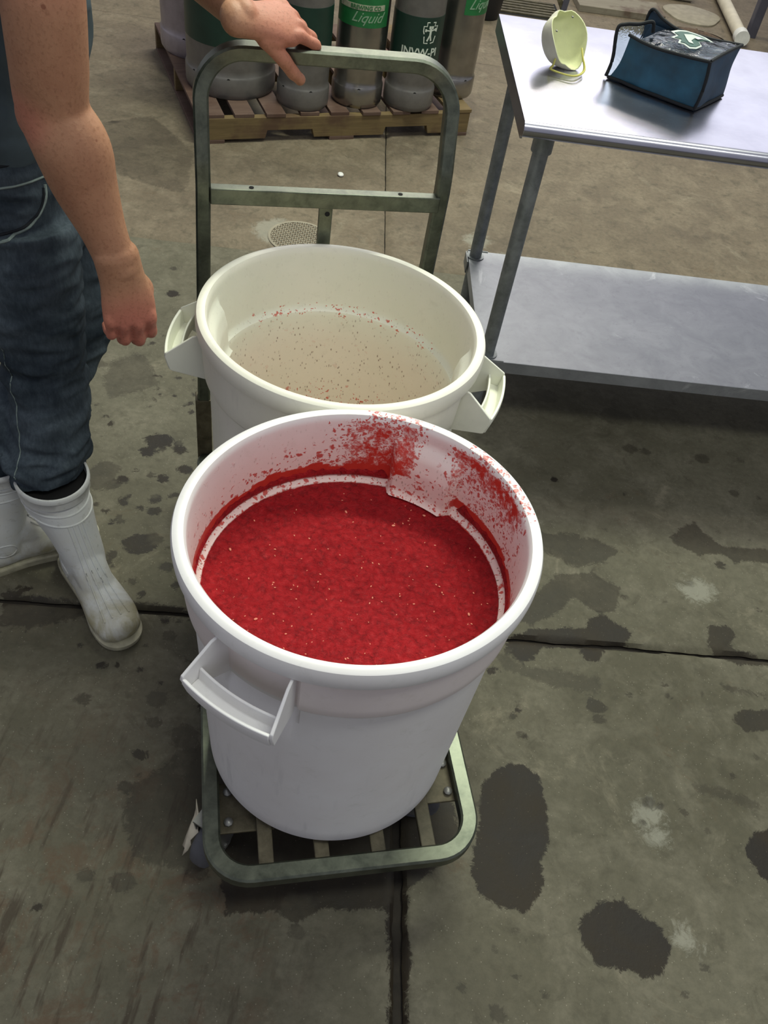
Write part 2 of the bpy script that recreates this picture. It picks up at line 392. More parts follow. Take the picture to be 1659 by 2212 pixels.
M['cement'] = simple('pale_cement', '938c7a', .85, 0, .15, 12, .3); M['soil'] = simple('soil', '5b4a3a', .95, 0, .4, 40, .8)
M['wall'] = simple('wall_paint', '8b8a84', .8); M['lamp_body'] = simple('lamp_body', 'd0d0cc', .5)

POLYS=[
(1,[(0.39, 0.963), (0.428, 0.969), (0.461, 0.941), (0.481, 0.878), (0.484, 0.784), (0.463, 0.751), (0.474, 0.713), (0.46, 0.664), (0.431, 0.64), (0.383, 0.641), (0.338, 0.66), (0.319, 0.704), (0.32, 0.753), (0.329, 0.817), (0.329, 0.892), (0.354, 0.936)]),
(1,[(0.597, 0.693), (0.642, 0.706), (0.679, 0.68), (0.722, 0.66), (0.74, 0.623), (0.714, 0.571), (0.671, 0.555), (0.648, 0.564), (0.583, 0.565), (0.551, 0.599), (0.542, 0.633), (0.562, 0.664)]),
(1,[(0.989, 0.922), (0.95, 0.904), (0.929, 0.858), (0.951, 0.811), (0.967, 0.794), (1.034, 0.816), (1.068, 0.884), (1.046, 0.933)]),
(0.8,[(0.943, 1.191), (0.973, 1.23), (1.02, 1.234), (1.045, 1.245), (1.088, 1.215), (1.033, 1.178), (0.974, 1.162)]),
(0.85,[(0.92, 1.477), (0.973, 1.489), (1.0, 1.457), (0.976, 1.421), (1.025, 1.41), (1.071, 1.398), (1.146, 1.393), (0.992, 1.362), (0.932, 1.374), (0.909, 1.406)]),
(0.7,[(0.844, 1.78), (0.879, 1.826), (0.926, 1.867), (0.949, 1.825), (1.0, 1.782), (1.085, 1.794), (1.201, 1.813), (1.188, 1.747), (1.063, 1.743), (1.032, 1.718), (0.996, 1.754), (0.924, 1.727), (0.858, 1.756)]),
(0.6,[(0.431, 1.703), (0.554, 1.716), (0.622, 1.715), (0.689, 1.687), (0.646, 1.633), (0.552, 1.593), (0.486, 1.619), (0.432, 1.641)]),
(0.95,[(0.377, 1.315), (0.437, 1.351), (0.574, 1.39), (0.613, 1.452), (0.662, 1.425), (0.711, 1.399), (0.677, 1.347), (0.634, 1.337), (0.607, 1.288), (0.571, 1.287), (0.56, 1.32), (0.463, 1.298), (0.439, 1.251), (0.404, 1.243), (0.367, 1.277)]),
(0.62,[(0.435, 1.458), (0.499, 1.554), (0.605, 1.588), (0.682, 1.549), (0.664, 1.464), (0.613, 1.445), (0.55, 1.485), (0.499, 1.411), (0.437, 1.366), (0.388, 1.37)]),
(0.5,[(-0.411, 0.767), (-0.347, 0.823), (-0.301, 0.878), (-0.242, 0.779), (-0.209, 0.588), (-0.307, 0.598), (-0.366, 0.606), (-0.421, 0.682)]),
(0.7,[(-0.11, 0.606), (0.017, 0.639), (0.148, 0.673), (0.185, 0.605), (0.028, 0.581), (-0.003, 0.549), (-0.018, 0.534), (-0.043, 0.542), (-0.081, 0.566)]),
(0.5,[(-0.845, 1.621), (-0.806, 1.661), (-0.76, 1.644), (-0.754, 1.589), (-0.783, 1.544), (-0.819, 1.553)]),
(0.45,[(-0.947, 2.091), (-0.881, 2.162), (-0.817, 2.106), (-0.768, 2.025), (-0.828, 1.961), (-0.899, 1.917), (-0.943, 1.996)]),
(0.6,[(-0.885, 1.147), (-0.737, 1.182), (-0.668, 1.184), (-0.664, 1.142), (-0.784, 1.072), (-0.851, 1.071)]),
(0.4,[(0.331, 1.269), (0.428, 1.234), (0.535, 1.244), (0.617, 1.235), (0.604, 1.191), (0.475, 1.19), (0.357, 1.219)]),
(0.35,[(-1.622, 3.62), (-1.379, 3.832), (-1.104, 3.559), (-1.037, 3.196), (-1.323, 3.245), (-1.495, 3.392)]),
(0.5,[(0.933, 1.289), (1.052, 1.288), (1.098, 1.27), (1.004, 1.277), (0.942, 1.264)]),
(0.4,[(0.806, 0.998), (0.872, 1.0), (0.937, 0.995), (0.998, 0.973), (0.975, 0.958), (0.891, 0.975), (0.815, 0.983)]),
(1,[(0.141, 0.652), (0.192, 0.666), (0.199, 0.572), (0.216, 0.507), (0.213, 0.449), (0.222, 0.374), (0.184, 0.368), (0.175, 0.483), (0.157, 0.565)]),
(0.85,[(-0.894, 1.167), (-0.734, 1.175), (-0.56, 1.209), (-0.411, 1.222), (-0.403, 1.195), (-0.548, 1.175), (-0.723, 1.145), (-0.87, 1.115)]),
]
BLOBS= [(-0.689, 1.779, 0.045, 1), (-0.62, 1.757, 0.025, 1), (-0.709, 1.727, 0.028, 1), (-0.678, 1.745, 0.008, 1), (-0.62, 1.388, 0.05, 0.9), (-0.59, 1.412, 0.03, 0.6), (-0.739, 1.602, 0.022, 1), (-0.763, 1.577, 0.03, 0.6), (-0.706, 1.52, 0.02, 0.9), (-0.629, 1.549, 0.022, 0.9), (-0.625, 1.559, 0.015, 0.9), (-0.661, 1.51, 0.014, 0.9), (-0.615, 1.508, 0.022, 0.9), (-0.742, 1.478, 0.014, 0.9), (-0.693, 1.453, 0.018, 0.6), (-0.634, 1.634, 0.022, 1), (-0.584, 1.682, 0.028, 1), (-0.701, 1.544, 0.012, 0.9), (-0.716, 1.646, 0.012, 0.9), (-0.527, 1.33, 0.022, 0.7), (-0.595, 1.268, 0.018, 0.6), (-0.876, 2.508, 0.028, 1), (-0.921, 2.663, 0.014, 0.6), (-0.83, 2.011, 0.014, 1), (-0.724, 2.074, 0.012, 0.8), (-0.753, 1.978, 0.014, 0.9), (-0.769, 1.997, 0.012, 0.9), (-0.707, 1.985, 0.012, 0.9), (-0.635, 1.927, 0.015, 0.9), (-0.671, 1.95, 0.01, 0.9), (-0.892, 2.083, 0.02, 0.6), (-0.977, 2.069, 0.025, 0.5), (-0.487, 1.278, 0.018, 0.8), (-0.367, 1.072, 0.012, 0.9), (-0.343, 1.084, 0.01, 0.9), (-0.585, 1.015, 0.014, 0.9), (-0.552, 1.022, 0.012, 0.9), (-0.494, 1.025, 0.011, 0.9), (-0.457, 1.126, 0.02, 0.5), (0.499, 1.93, 0.016, 1), (0.34, 1.201, 0.016, 1), (0.395, 1.085, 0.008, 1), (0.406, 1.104, 0.01, 1), (0.421, 1.038, 0.01, 0.9), (0.603, 1.158, 0.03, 0.7), (0.607, 1.121, 0.02, 0.6), (0.744, 2.144, 0.03, 0.5), (0.797, 2.143, 0.022, 0.5), (0.982, 2.161, 0.03, 0.5), (1.116, 2.186, 0.02, 0.4), (1.07, 2.023, 0.02, 0.5), (0.467, 2.332, 0.05, 0.3), (0.705, 2.291, 0.06, 0.3), (0.983, 1.706, 0.02, 0.8), (0.884, 1.614, 0.02, 0.4), (0.693, 1.519, 0.015, 0.7), (0.282, 1.122, 0.015, 0.4), (-1.504, 3.698, 0.03, 0.8), (-1.392, 3.649, 0.03, 0.7), (-0.476, 3.276, 0.02, 0.3), (-0.423, 0.899, 0.02, 0.5), (-0.432, 0.957, 0.03, 0.4), (-0.344, 0.88, 0.04, 0.4), (-0.328, 0.827, 0.035, 0.4), (-0.592, 0.923, 0.02, 0.6), (-0.423, 0.819, 0.02, 0.8), (-0.513, 0.48, 0.012, 0.9), (-0.432, 0.742, 0.02, 0.6), (-0.446, 0.554, 0.02, 0.5), (-0.372, 0.554, 0.03, 0.5), (0.713, 0.929, 0.02, 0.6), (0.74, 0.929, 0.012, 0.7), (0.387, 0.447, 0.02, 0.5), (-0.017, 0.525, 0.02, 0.4)]
LIGHTB= [(0.451, 1.736, 0.012), (0.711, 0.901, 0.04), (0.723, 0.861, 0.03), (0.902, 1.593, 0.05), (-0.955, 4.137, 0.1), (-0.62, 3.048, 0.1), (0.309, 3.168, 0.05), (0.169, 3.266, 0.06), (0.769, 0.646, 0.03)]

# ------------------------------------------------------------------ setting: floor slabs with recessed joints
TH = math.atan2(.132, 1)
S = Vector((cos(TH), sin(TH), 0)); T = Vector((-sin(TH), cos(TH), 0))
def ST(s, t, z=0): return S * s + T * t + Vector((0, 0, z))
def poly_sd(x, y, P):
    d = 1e9; ins = False; n = len(P)
    for i in range(n):
        x1, y1 = P[i]; x2, y2 = P[i - 1]
        ex, ey = x2 - x1, y2 - y1; wx, wy = x - x1, y - y1
        k = max(0, min(1, (wx * ex + wy * ey) / (ex * ex + ey * ey + 1e-12)))
        dx, dy = wx - ex * k, wy - ey * k; d = min(d, dx * dx + dy * dy)
        if (y1 > y) != (y2 > y) and x < (x2 - x1) * (y - y1) / (y2 - y1) + x1: ins = not ins
    d = math.sqrt(d); return -d if ins else d
BLOBS = [(x, y, r * .72, w) for x, y, r, w in BLOBS]
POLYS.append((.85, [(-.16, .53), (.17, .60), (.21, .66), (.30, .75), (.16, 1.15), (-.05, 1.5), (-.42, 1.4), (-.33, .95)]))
PB = [(min(p[0] for p in P) - .1, max(p[0] for p in P) + .1, min(p[1] for p in P) - .1, max(p[1] for p in P) + .1) for w, P in POLYS]
rnd = random.Random(5)
for _ in range(170):                                            # scattered drips left of the cart
    BLOBS.append((rnd.uniform(-1.15, -.35), rnd.uniform(1.0, 2.3), rnd.uniform(.004, .011), rnd.uniform(.5, 1)))
for _ in range(90):
    BLOBS.append((rnd.uniform(.3, 1.6), rnd.uniform(.4, 2.2), rnd.uniform(.004, .010), rnd.uniform(.3, .7)))
CELL = {}
for b in BLOBS:
    rr = b[2] + .06
    for i in range(int((b[0] - rr + 10) / .1), int((b[0] + rr + 10) / .1) + 1):
        for j in range(int((b[1] - rr + 10) / .1), int((b[1] + rr + 10) / .1) + 1): CELL.setdefault((i, j), []).append(b)
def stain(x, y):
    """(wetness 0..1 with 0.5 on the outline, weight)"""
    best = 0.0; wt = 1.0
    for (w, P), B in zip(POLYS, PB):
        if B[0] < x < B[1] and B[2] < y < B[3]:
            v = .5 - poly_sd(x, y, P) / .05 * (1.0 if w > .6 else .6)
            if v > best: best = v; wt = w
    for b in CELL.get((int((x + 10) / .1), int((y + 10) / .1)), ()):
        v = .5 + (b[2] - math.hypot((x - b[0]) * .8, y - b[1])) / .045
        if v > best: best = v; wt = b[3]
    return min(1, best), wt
def slab(s0, s1, t0, t1, step, mat, seed, fine=None):
    bm = bmesh.new(); wet = []; ww = []; pale = []; scf = []
    ns = max(2, int((s1 - s0) / step)); nt = max(2, int((t1 - t0) / step)); V = []
    for j in range(nt + 1):
        row = []
        for i in range(ns + 1):
            s = s0 + (s1 - s0) * i / ns; t = t0 + (t1 - t0) * j / nt; z = 0
            e = .35 if step > .02 else 1
            if i in (0, ns): s += (noise.noise(Vector((seed, t * 9, 0))) * .006 + noise.noise(Vector((seed, t * 40, 3))) * .003) * e; z = -.012
            elif i in (1, ns - 1): z = -.0015
            if j in (0, nt): t += (noise.noise(Vector((s * 9, seed, 5))) * .006 + noise.noise(Vector((s * 40, seed, 3))) * .003) * e; z = -.012
            elif j in (1, nt - 1): z = min(z, -.0015)
            p = ST(s, t, z); row.append(bm.verts.new(p))
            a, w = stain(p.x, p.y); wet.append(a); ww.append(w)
            pl = 0
            for (bx, by, br) in LIGHTB: pl = max(pl, .5 + (br - math.hypot(p.x - bx, p.y - by)) / .12)
            pale.append(max(0, min(1, pl)))
            scf.append(smoothstep(1.1, .5, p.y) * smoothstep(.1, -.2, p.x))
        V.append(row)
    for j in range(nt):
        for i in range(ns): bm.faces.new((V[j][i], V[j][i + 1], V[j + 1][i + 1], V[j + 1][i]))
    me_bm = bm; o = obj('slab', me_bm, mat, FLOOR, recalc=False)
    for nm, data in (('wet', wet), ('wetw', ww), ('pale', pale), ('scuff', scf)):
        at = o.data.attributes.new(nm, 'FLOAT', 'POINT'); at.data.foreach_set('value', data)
    return o
bm = bmesh.new(); box(bm, (0, 5, -.06), (22, 26, .08)); FLOOR = tag(obj('floor', bm, M['dirt'], smooth=False), kind='structure')
G = .004
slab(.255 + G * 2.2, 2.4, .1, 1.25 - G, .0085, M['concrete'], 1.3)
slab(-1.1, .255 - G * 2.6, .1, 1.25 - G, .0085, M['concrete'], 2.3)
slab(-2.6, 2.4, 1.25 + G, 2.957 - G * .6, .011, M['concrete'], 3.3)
slab(-2.6, .213 - G * .5, 2.957 + G * .6, 5.2, .022, M['concrete_far'], 4.3)
slab(.213 + G * .5, 2.6, 2.957 + G * .6, 5.2, .022, M['concrete_far'], 5.3)
slab(-4.5, 4.5, 5.21, 11, .12, M['concrete_far'], 6.3)
slab(-5.5, -2.61, -2, 5.2, .12, M['concrete_far'], 7.3); slab(2.61, 5.5, -2, 5.2, .12, M['concrete_far'], 8.3)
slab(-2.6, 2.4, -2, .09, .12, M['concrete'], 9.3); slab(-2.6, -1.11, .1, 1.245, .05, M['concrete'], 9.8)
# back wall of the hall, out of the picture; an added light panel hangs above and before it
bm = bmesh.new(); box(bm, (0, 12.3, 1.5), (16, .2, 3.04)); tag(obj('wall_back', bm, M['wall'], smooth=False), kind='structure')

# ------------------------------------------------------------------ platform cart (local x = across, y = along)
CU = math.atan2(.3, 1)
def CP(u, v, z=0): return Vector((u * cos(CU) - v * sin(CU), u * sin(CU) + v * cos(CU), z))
CO = CP(.228, 1.1)
cart = empty('platform_cart', CO, CU)
tag(cart, 'grey zinc platform cart with tubular push handle, carrying both white bins', 'cart')
def cl(u, v, z): return (u - .228, v - 1.1, z)                    # cart coordinates -> local
ZT = .183
bm = bmesh.new()
c0, c1, v0, v1 = -.037 + .016, .493 - .016, .547 + .016, 1.665 - .006
path = arc_path([cl(c0, v0, ZT - .016), cl(c1, v0, ZT - .016), cl(c1, v1, ZT - .016), cl(c0, v1, ZT - .016)], [.075, .075, .03, .03], 10, closed=True)
rect_tube(bm, path, .033, .032, (0, 0, 1), closed=True)
obj('deck_frame', bm, M['cart'], cart)
for u in (.077, .181, .288, .385):
    bm = bmesh.new(); box(bm, cl(u, (v0 + v1) / 2, ZT - .010), (.028, v1 - v0 - .03, .012)); o = obj('slat', bm, M['cart_dirty'], cart, smooth=False, bevel=.002)
for v in (.95, 1.35):
    bm = bmesh.new(); box(bm, cl(.228, v, ZT - .026), (c1 - c0 - .03, .04, .018)); obj('cross_brace', bm, M['cart_dirty'], cart, smooth=False, bevel=.002)
for (u, v, ang) in ((.045, .70, 52), (.415, .72, -20), (.04, 1.54, 15), (.42, 1.54, -10)):
    bm = bmesh.new(); box(bm, cl(u, v, ZT - .028), (.105, .10, .006)); pl = obj('caster_plate', bm, M['cart_dirty'], cart, smooth=False, bevel=.002)
    for du in (-.034, .034):
        for dv in (-.03, .03):
            bm = bmesh.new(); lathe(bm, [(.0, .0), (.009, .0), (.009, .006), (.005, .009), (0, .010)], 8, cl(u + du, v + dv, ZT - .025)); obj('bolt', bm, M['bolt'], pl)
    cas = bpy.data.objects.new('caster', None); link(cas, cart); cas.location = cl(u - (.05 if ang == 52 else 0), v, 0); cas.rotation_euler = (0, 0, R(ang))
    bm = bmesh.new(); lathe(bm, [(.0, -.021), (.050, -.021), (.058, -.016), (.061, -.008), (.061, .008), (.058, .016), (.050, .021), (0, .021)], 28)
    bmesh.ops.rotate(bm, verts=bm.verts, cent=(0, 0, 0), matrix=Matrix.Rotation(pi / 2, 3, 'X')); bmesh.ops.translate(bm, verts=bm.verts, vec=(-.02, 0, .061)); obj('wheel', bm, M['rubber'], cas)
    bm = bmesh.new()
    for sy in (-1, 1):
        vs = [(-.034, .04), (-.006, .04), (.03, .15), (-.045, .15)]
        L = [[Vector((x, sy * (.027 + k), z)) for x, z in vs] for k in (-.0015, .0015)]; rings(bm, L)
    box(bm, (-.008, 0, .150), (.075, .058, .005)); tube(bm, [(-.02, -.032, .061), (-.02, .032, .061)], .007, 8); obj('fork', bm, M['bolt'], cas)
bm = bmesh.new(); rt = random.Random(4); L = []                   # torn strip of plastic caught on the front left caster
for k in range(6):
    c_ = Vector(cl(-.045 - .007 * k, .712 - .009 * k, .118 - .012 * k)); w_ = .030 * (1 - k / 7.5)
    L.append([bm.verts.new(c_ + Vector((rt.uniform(-.006, .006), w_ * (q - 1), rt.uniform(-.008, .008)))) for q in range(3)])
for a_, b_ in zip(L, L[1:]):
    for q in range(2): bm.faces.new((a_[q], a_[q + 1], b_[q + 1], b_[q]))
o = obj('torn_plastic', bm, M['pvc'], cart); sd = o.modifiers.new('s', 'SOLIDIFY'); sd.thickness = .0012
# push handle: square tube bent up, back and over
hw = .030
def hp(side, z):
    if side < 0: return -.034 + (-.016 + .034) * (z - .18) / .75 + hw / 2 if z < .93 else -.016 + hw / 2
    return (.500 + .011 * (z - .18) / .75) - hw / 2 if z < .93 else .511 - hw / 2
pts = [cl(hp(-1, .12), 1.672, .12), cl(hp(-1, .93), 1.672, .93), cl(hp(-1, .97), 1.676, .97), cl(-.001, 1.735, 1.160), cl(.496, 1.735, 1.160), cl(hp(1, .97), 1.676, .97), cl(hp(1, .93), 1.672, .93), cl(hp(1, .12), 1.672, .12)]
bm = bmesh.new(); rect_tube(bm, arc_path(pts, [0, .1, .12, .085, .085, .12, .1, 0], 10), hw, .030, (0, 1, 0.12)); obj('handle_frame', bm, M['cart'], cart)
for s in (-1, 1):
    bm = bmesh.new(); box(bm, cl(hp(s, .28), 1.675, .265), (.038, .038, .20)); obj('post_socket', bm, M['cart_dirty'], cart, smooth=False, bevel=.003)
bm = bmesh.new(); box(bm, cl(.2515, 1.664, .908), (.478, .024, .034)); cb = obj('crossbar', bm, M['cart'], cart, smooth=False, bevel=.002)
for u, v, z in ((.095, 1.664, .9255), (.405, 1.664, .9255)):
    bm = bmesh.new(); lathe(bm, [(0, -.002), (.005, -.002), (.005, .0004), (0, .0004)], 12, cl(u, v, z)); obj('screw_hole', bm, M['hole'], cb)
bm = bmesh.new(); box(bm, cl(.25, 1.664, .55), (.028, .016, .69)); cbv = obj('center_upright', bm, M['cart'], cart, smooth=False, bevel=.002)
bm = bmesh.new(); lathe(bm, [(0, -.002), (.0055, -.002), (.0055, .0004), (0, .0004)], 12); bmesh.ops.rotate(bm, verts=bm.verts, cent=(0, 0, 0), matrix=Matrix.Rotation(pi / 2, 3, 'X')); bmesh.ops.translate(bm, verts=bm.verts, vec=cl(.253, 1.6560, .878)); obj('screw_hole', bm, M['hole'], cbv)

# ------------------------------------------------------------------ round bins
def angd(a, b): return abs((a - b + pi) % (2 * pi) - pi)
HH = .640
def make_bin(center, rot_handles, mat, label, tilt, oval, redness):
    root = empty('round_bin', (center[0], center[1], .183)); root.rotation_euler = (tilt[1], -tilt[0], 0)
    tag(root, label, 'bin', 'white round bins on the cart')
    n = 256; hmask = lambda a: max(smoothstep(R(14.8), R(13.6), angd(a, h)) for h in rot_handles)
    def ov(r, a, z): return r + (oval[0] * cos(2 * a) + oval[1] * sin(2 * a)) * (z / HH) * (r / .27)
    def cone(z): return .237 + (.2535 - .237) * min(1, z / .5)
    def outer_profile():
        P = [(0, .004), (.20, .004), (.215, 0), (.229, 0), (.237, .005), (.2415, .016)]
        P += [(cone(z) + .004 * (1 - z / .5), z) for z in (.05, .12, .2, .3, .38, .45, .488)]
        P += [(.2545, .498), (.2605, .503), (.2635, .510), (.2650, .53), (.2665, .56), (.2675, .585), (.2685, .598), (.2735, .601), (.2755, .607), (.2765, .618), (.2760, .630), (.2735, .637), (.268, .6400), (.262, .6400), (.2575, .6385), (.2545, .633), (.2535, .625)]
        P += [(.2530, .605), (.2525, .58), (.2520, .55), (.2515, .52), (.2508, .502), (.2485, .494), (.2410, .4885), (.2395, .483), (.2390, .46)]
        P += [(cone(z) - .0135, z) for z in (.42, .36, .3, .2, .12, .05)] + [(.212, .02), (.2, .010), (0, .010)]
        return P
    def rf(r, z, a):
        h = hmask(a)
        if h > 0:
            if .49 < z < .60 and r > .2540 and r < .2690: r = r + h * (cone(.49) + (z - .49) * .02 - r + .0005)   # outer wall recessed behind the grip
            if r < .2536 and .475 < z < .6: 
                k = smoothstep(.594, .572, z); r = r - h * k * (.021 if z > .49 else .021 * smoothstep(.475, .49, z))
        return ov(r, a, z)
    P = outer_profile(); bm = bmesh.new(); loops = []
    for r, z in P: loops.append([Vector((rf(r, z, 2 * pi * i / n) * cos(2 * pi * i / n), rf(r, z, 2 * pi * i / n) * sin(2 * pi * i / n), z)) for i in range(n)] if r > 0 else None)
    # subdivide the inner wall so that residue density can be stored in it
    body = [l for l in loops if l is not None]; rz = [p for p in P if p[0] > 0]; fine = []; meta = []
    for k in range(len(body)):
        fine.append(body[k]); meta.append(rz[k])
        if k + 1 < len(body) and abs(rz[k][1] - rz[k + 1][1]) > .012 and rz[k][0] < .256 and k > 20:
            m = int(abs(rz[k][1] - rz[k + 1][1]) / .006)
            for q in range(1, m):
                f = q / m; fine.append([a.lerp(b, f) for a, b in zip(body[k], body[k + 1])]); meta.append((rz[k][0] * (1 - f) + rz[k + 1][0] * f, rz[k][1] * (1 - f) + rz[k + 1][1] * f))
    rings(bm, fine)
    o = obj('bin_body', bm, mat, root)
    red = []; gr = []; tint = []; sc = []
    inner_from = next(i for i, (r, z) in enumerate(meta) if i > 20 and r < .2536 and z < .63)
    for k, (r, z) in enumerate(meta):
        for i in range(n):
            a = 2 * pi * i / n; rd, g, ti, s = redness(a, z, k >= inner_from, r); red.append(rd); gr.append(g); tint.append(ti); sc.append(s)
    for nm, data in (('red', red), ('grime', gr), ('tint', tint), ('scuff', sc)):
        at = o.data.attributes.new(nm, 'FLOAT', 'POINT'); at.data.foreach_set('value', data)
    # handles: two fins and a curved U channel grip
    for h in rot_handles:
        W = R(12.6); bm = bmesh.new()
        def pt(r, a, z): return Vector((r * cos(a), r * sin(a), z))
        prof = [(.2555, .600), (.276, .600), (.286, .598), (.3370, .561), (.3390, .553), (.3310, .522), (.326, .519), (.2550, .493)]
        for sgn in (-1, 1):
            a0 = h + sgn * W; a1 = h + sgn * (W + R(.95))
            L = [[pt(r, a, z) for r, z in prof] for a in (a0, a1)]; rings(bm, L)
        seg = 14; gp = [(.3050, .556), (.3090, .556), (.3120, .534), (.3290, .529), (.3340, .5585), (.3390, .5585), (.3400, .550), (.3330, .521), (.3280, .5185), (.3090, .523), (.3065, .527)]
        L = [[pt(r, h - W + 2 * W * i / seg, z) for r, z in gp] for i in range(seg + 1)]; rings(bm, L)
        ho = obj('handle', bm, mat, root, bevel=.0012)
        for nm in ('red', 'grime', 'tint', 'scuff'): ho.data.attributes.new(nm, 'FLOAT', 'POINT')
    return root
HF = (R(-113.8), R(69.0)); 
def red_front(a, z, inner, r):
    d = math.degrees(a) % 360; rd = g = ti = 0; s = 0
    if inner:
        t = smoothstep(.52, .64, z); low = smoothstep(.60, .49, z)
        # strong splash between 70 and 100 degrees, a second from 20 to 62, faint specks elsewhere
        b1 = smoothstep(118, 96, d) * smoothstep(70, 76, d); b2 = smoothstep(62, 52, d) * smoothstep(2, 22, d); b3 = smoothstep(168, 110, d) * smoothstep(70, 90, d) * low
        d0 = 96 if z > .57 else 118
        rd = max(.98 * b1 * (1 - .22 * t), .84 * smoothstep(64, 56, d) * smoothstep(8, 26, d) * (.45 + .75 * t) , .74 * b3, .52 * smoothstep(185, 150, d) * smoothstep(70, 90, d) * smoothstep(.54, .50, z), .48 * smoothstep(20, 0, d) * low, .45 * smoothstep(335, 350, d) * low)
        rd = max(rd, .34 * smoothstep(82, 78, d) * smoothstep(58, 62, d) * smoothstep(.56, .60, z) * 0 + .50 * smoothstep(78, 70, d) * smoothstep(20, 30, d) * low)
        hm = max(smoothstep(R(16), R(13), angd(a, h)) for h in HF)
        if z < .485 : rd = 1.6
        elif z < .5025: rd = .34 + .6 * max(0, noise.noise(Vector((cos(a) * 14, sin(a) * 14, 3))))
        elif z < .522 + .012 * noise.noise(Vector((cos(a) * 5, sin(a) * 5, 2))) + (.014 * smoothstep(96, 76, d) * smoothstep(70, 78, d)): rd = 1.6 * (1 - hm) + .25 * hm
        rd = max(rd, .03 + .20 * low * smoothstep(250, 180, d) * smoothstep(0, 40, d)); g = .8 * low + .25; ti = .30 * smoothstep(.66, .50, z) + .12
    elif z > .60:
        if r < .2725 and z > .63: rd = .50 * smoothstep(98, 94, d) * smoothstep(70, 74, d) + .52 * smoothstep(56, 52, d) * smoothstep(12, 20, d)
    if not inner:
        s = smoothstep(.5, .1, z) * (.4 + .6 * abs(sin(a * 1.5 + 1.9)))
        ti = .16 if .503 < z < .6 else .0  # pulp glowing pink through the band wall, put into the plastic colour
    return max(0, rd), g, ti, s
def red_rear(a, z, inner, r):
    d = math.degrees(a) % 360; rd = g = ti = 0; s = 0
    if inner:
        g = .9 * smoothstep(.52, .44, z) + .12; ti = .17 * smoothstep(.50, .40, z) + .02
        rd = .17 * smoothstep(.515, .495, z) * smoothstep(.468, .485, z) * smoothstep(30, 50, d) * smoothstep(160, 140, d) + .20 * smoothstep(.34, .22, z) * smoothstep(30, 60, d)
        if z < .47: rd = max(rd, .035)
    else: s = .6 if z < .6 else .2; ti = .06
    return rd, g, ti, s
bF = make_bin((-.0291, .8690), HF, M['bin_front'], 'white round plastic bin in front, splashed with red inside and filled with pulp', (0, 0), (.0064, .0061), red_front)
bR = make_bin((-.1500, 1.3790), (R(-8), R(-174)), M['bin_rear'], 'off-white round plastic bin behind the pulp bin, empty with speckled walls', (-.004, -.008), (.0065, -.0035), red_rear)

# pulp surface: bumpy disc sitting in the front bin
bm = bmesh.new(); NR, NA = 70, 220; V = []
def pulp_z(x, y):
    r = math.hypot(x, y)
    z = .4835 + .0038 * noise.noise(Vector((x * 9, y * 9, 0))) + .0024 * noise.noise(Vector((x * 45, y * 45, 4))) + .0017 * noise.noise(Vector((x * 120, y * 120, 7)))
    z -= .009 * math.exp(-(((x + .03) / .09) ** 2 + ((y + .0) / .05) ** 2)) + .005 * math.exp(-(((x - .08) / .05) ** 2 + ((y - .03) / .05) ** 2))
    return z + .003 * smoothstep(.21, .238, r)
cv = bm.verts.new((0, 0, pulp_z(0, 0)))
for j in range(1, NR + 1):
    r = .2400 * j / NR
    V.append([bm.verts.new(((r + (oo := (.0064 * cos(2 * a) + .0061 * sin(2 * a)) * .75 * r / .25)) * cos(a), (r + oo) * sin(a), pulp_z(r * cos(a), r * sin(a)))) for a in [2 * pi * i / NA for i in range(NA)]])
for i in range(NA): bm.faces.new((cv, V[0][i], V[0][(i + 1) % NA]))
for j in range(NR - 1):
    for i in range(NA): bm.faces.new((V[j][i], V[j + 1][i], V[j + 1][(i + 1) % NA], V[j][(i + 1) % NA]))
lo = [bm.verts.new((v.co.x * .93, v.co.y * .93, .10)) for v in V[-1]]
for i in range(NA): bm.faces.new((V[-1][i], lo[i], lo[(i + 1) % NA], V[-1][(i + 1) % NA]))
bm.faces.new(lo)
pulp = obj('fruit_pulp', bm, [M['pulp'], M['seed']]); pulp.location = (-.0291, .8690, .183)
tag(pulp, 'thick crushed red pulp with pale seeds, filling the front white bin', 'pulp', kind='stuff')
me = pulp.data; bm = bmesh.new(); bm.from_mesh(me); rs = random.Random(9)
for _ in range(150):
    a = rs.uniform(0, 2 * pi); r = .232 * math.sqrt(rs.random()); x, y = r * cos(a), r * sin(a); k = rs.uniform(.0006, .0014)
    if rs.random() < .06: k = .0022
    g = bmesh.ops.create_icosphere(bm, subdivisions=1, radius=k, matrix=Matrix.Translation((x, y, pulp_z(x, y) + k * .35)) @ Matrix.Rotation(rs.uniform(0, 3), 4, 'Z') @ Matrix.Diagonal((1.7, 1, .7, 1)))
    for v in g['verts']:
        for f in v.link_faces: f.material_index = 1
bm.to_mesh(me); bm.free()
# ridge of thick pulp left on the inner ledge (two arcs with ragged edges)
for d0, d1 in ((84, 196), (-38, 52)):
    bm = bmesh.new(); loops = []; N = 150
    for i in range(N + 1):
        a = R(d0 + (d1 - d0) * i / N); e = min(1, i / 5, (N - i) / 5); o_ = (.0064 * cos(2 * a) + .0061 * sin(2 * a)) * .78
        nz = noise.noise(Vector((cos(a) * 22, sin(a) * 22, 1))); h = (.014 * (1 - .45 * smoothstep(140, 200, math.degrees(a))) + .008 * nz + .012 * max(0, 1 - abs(math.degrees(a) - (86 if d0 > 0 else 50)) / 6)) * (.25 + .75 * e); w = .0045 * (.5 + .5 * e)
        q = [(.2518, .4985), (.2518 - w * (.85 + .2 * nz), .4995), (.2516 - w, .4985 + h * .35), (.2520 - w * .55, .4985 + h * .8), (.2530, .4985 + h)]
        loops.append([Vector(((r + o_) * cos(a), (r + o_) * sin(a), z)) for r, z in q])
    rings(bm, loops); o = obj('pulp_ridge', bm, M['pulp'], pulp)

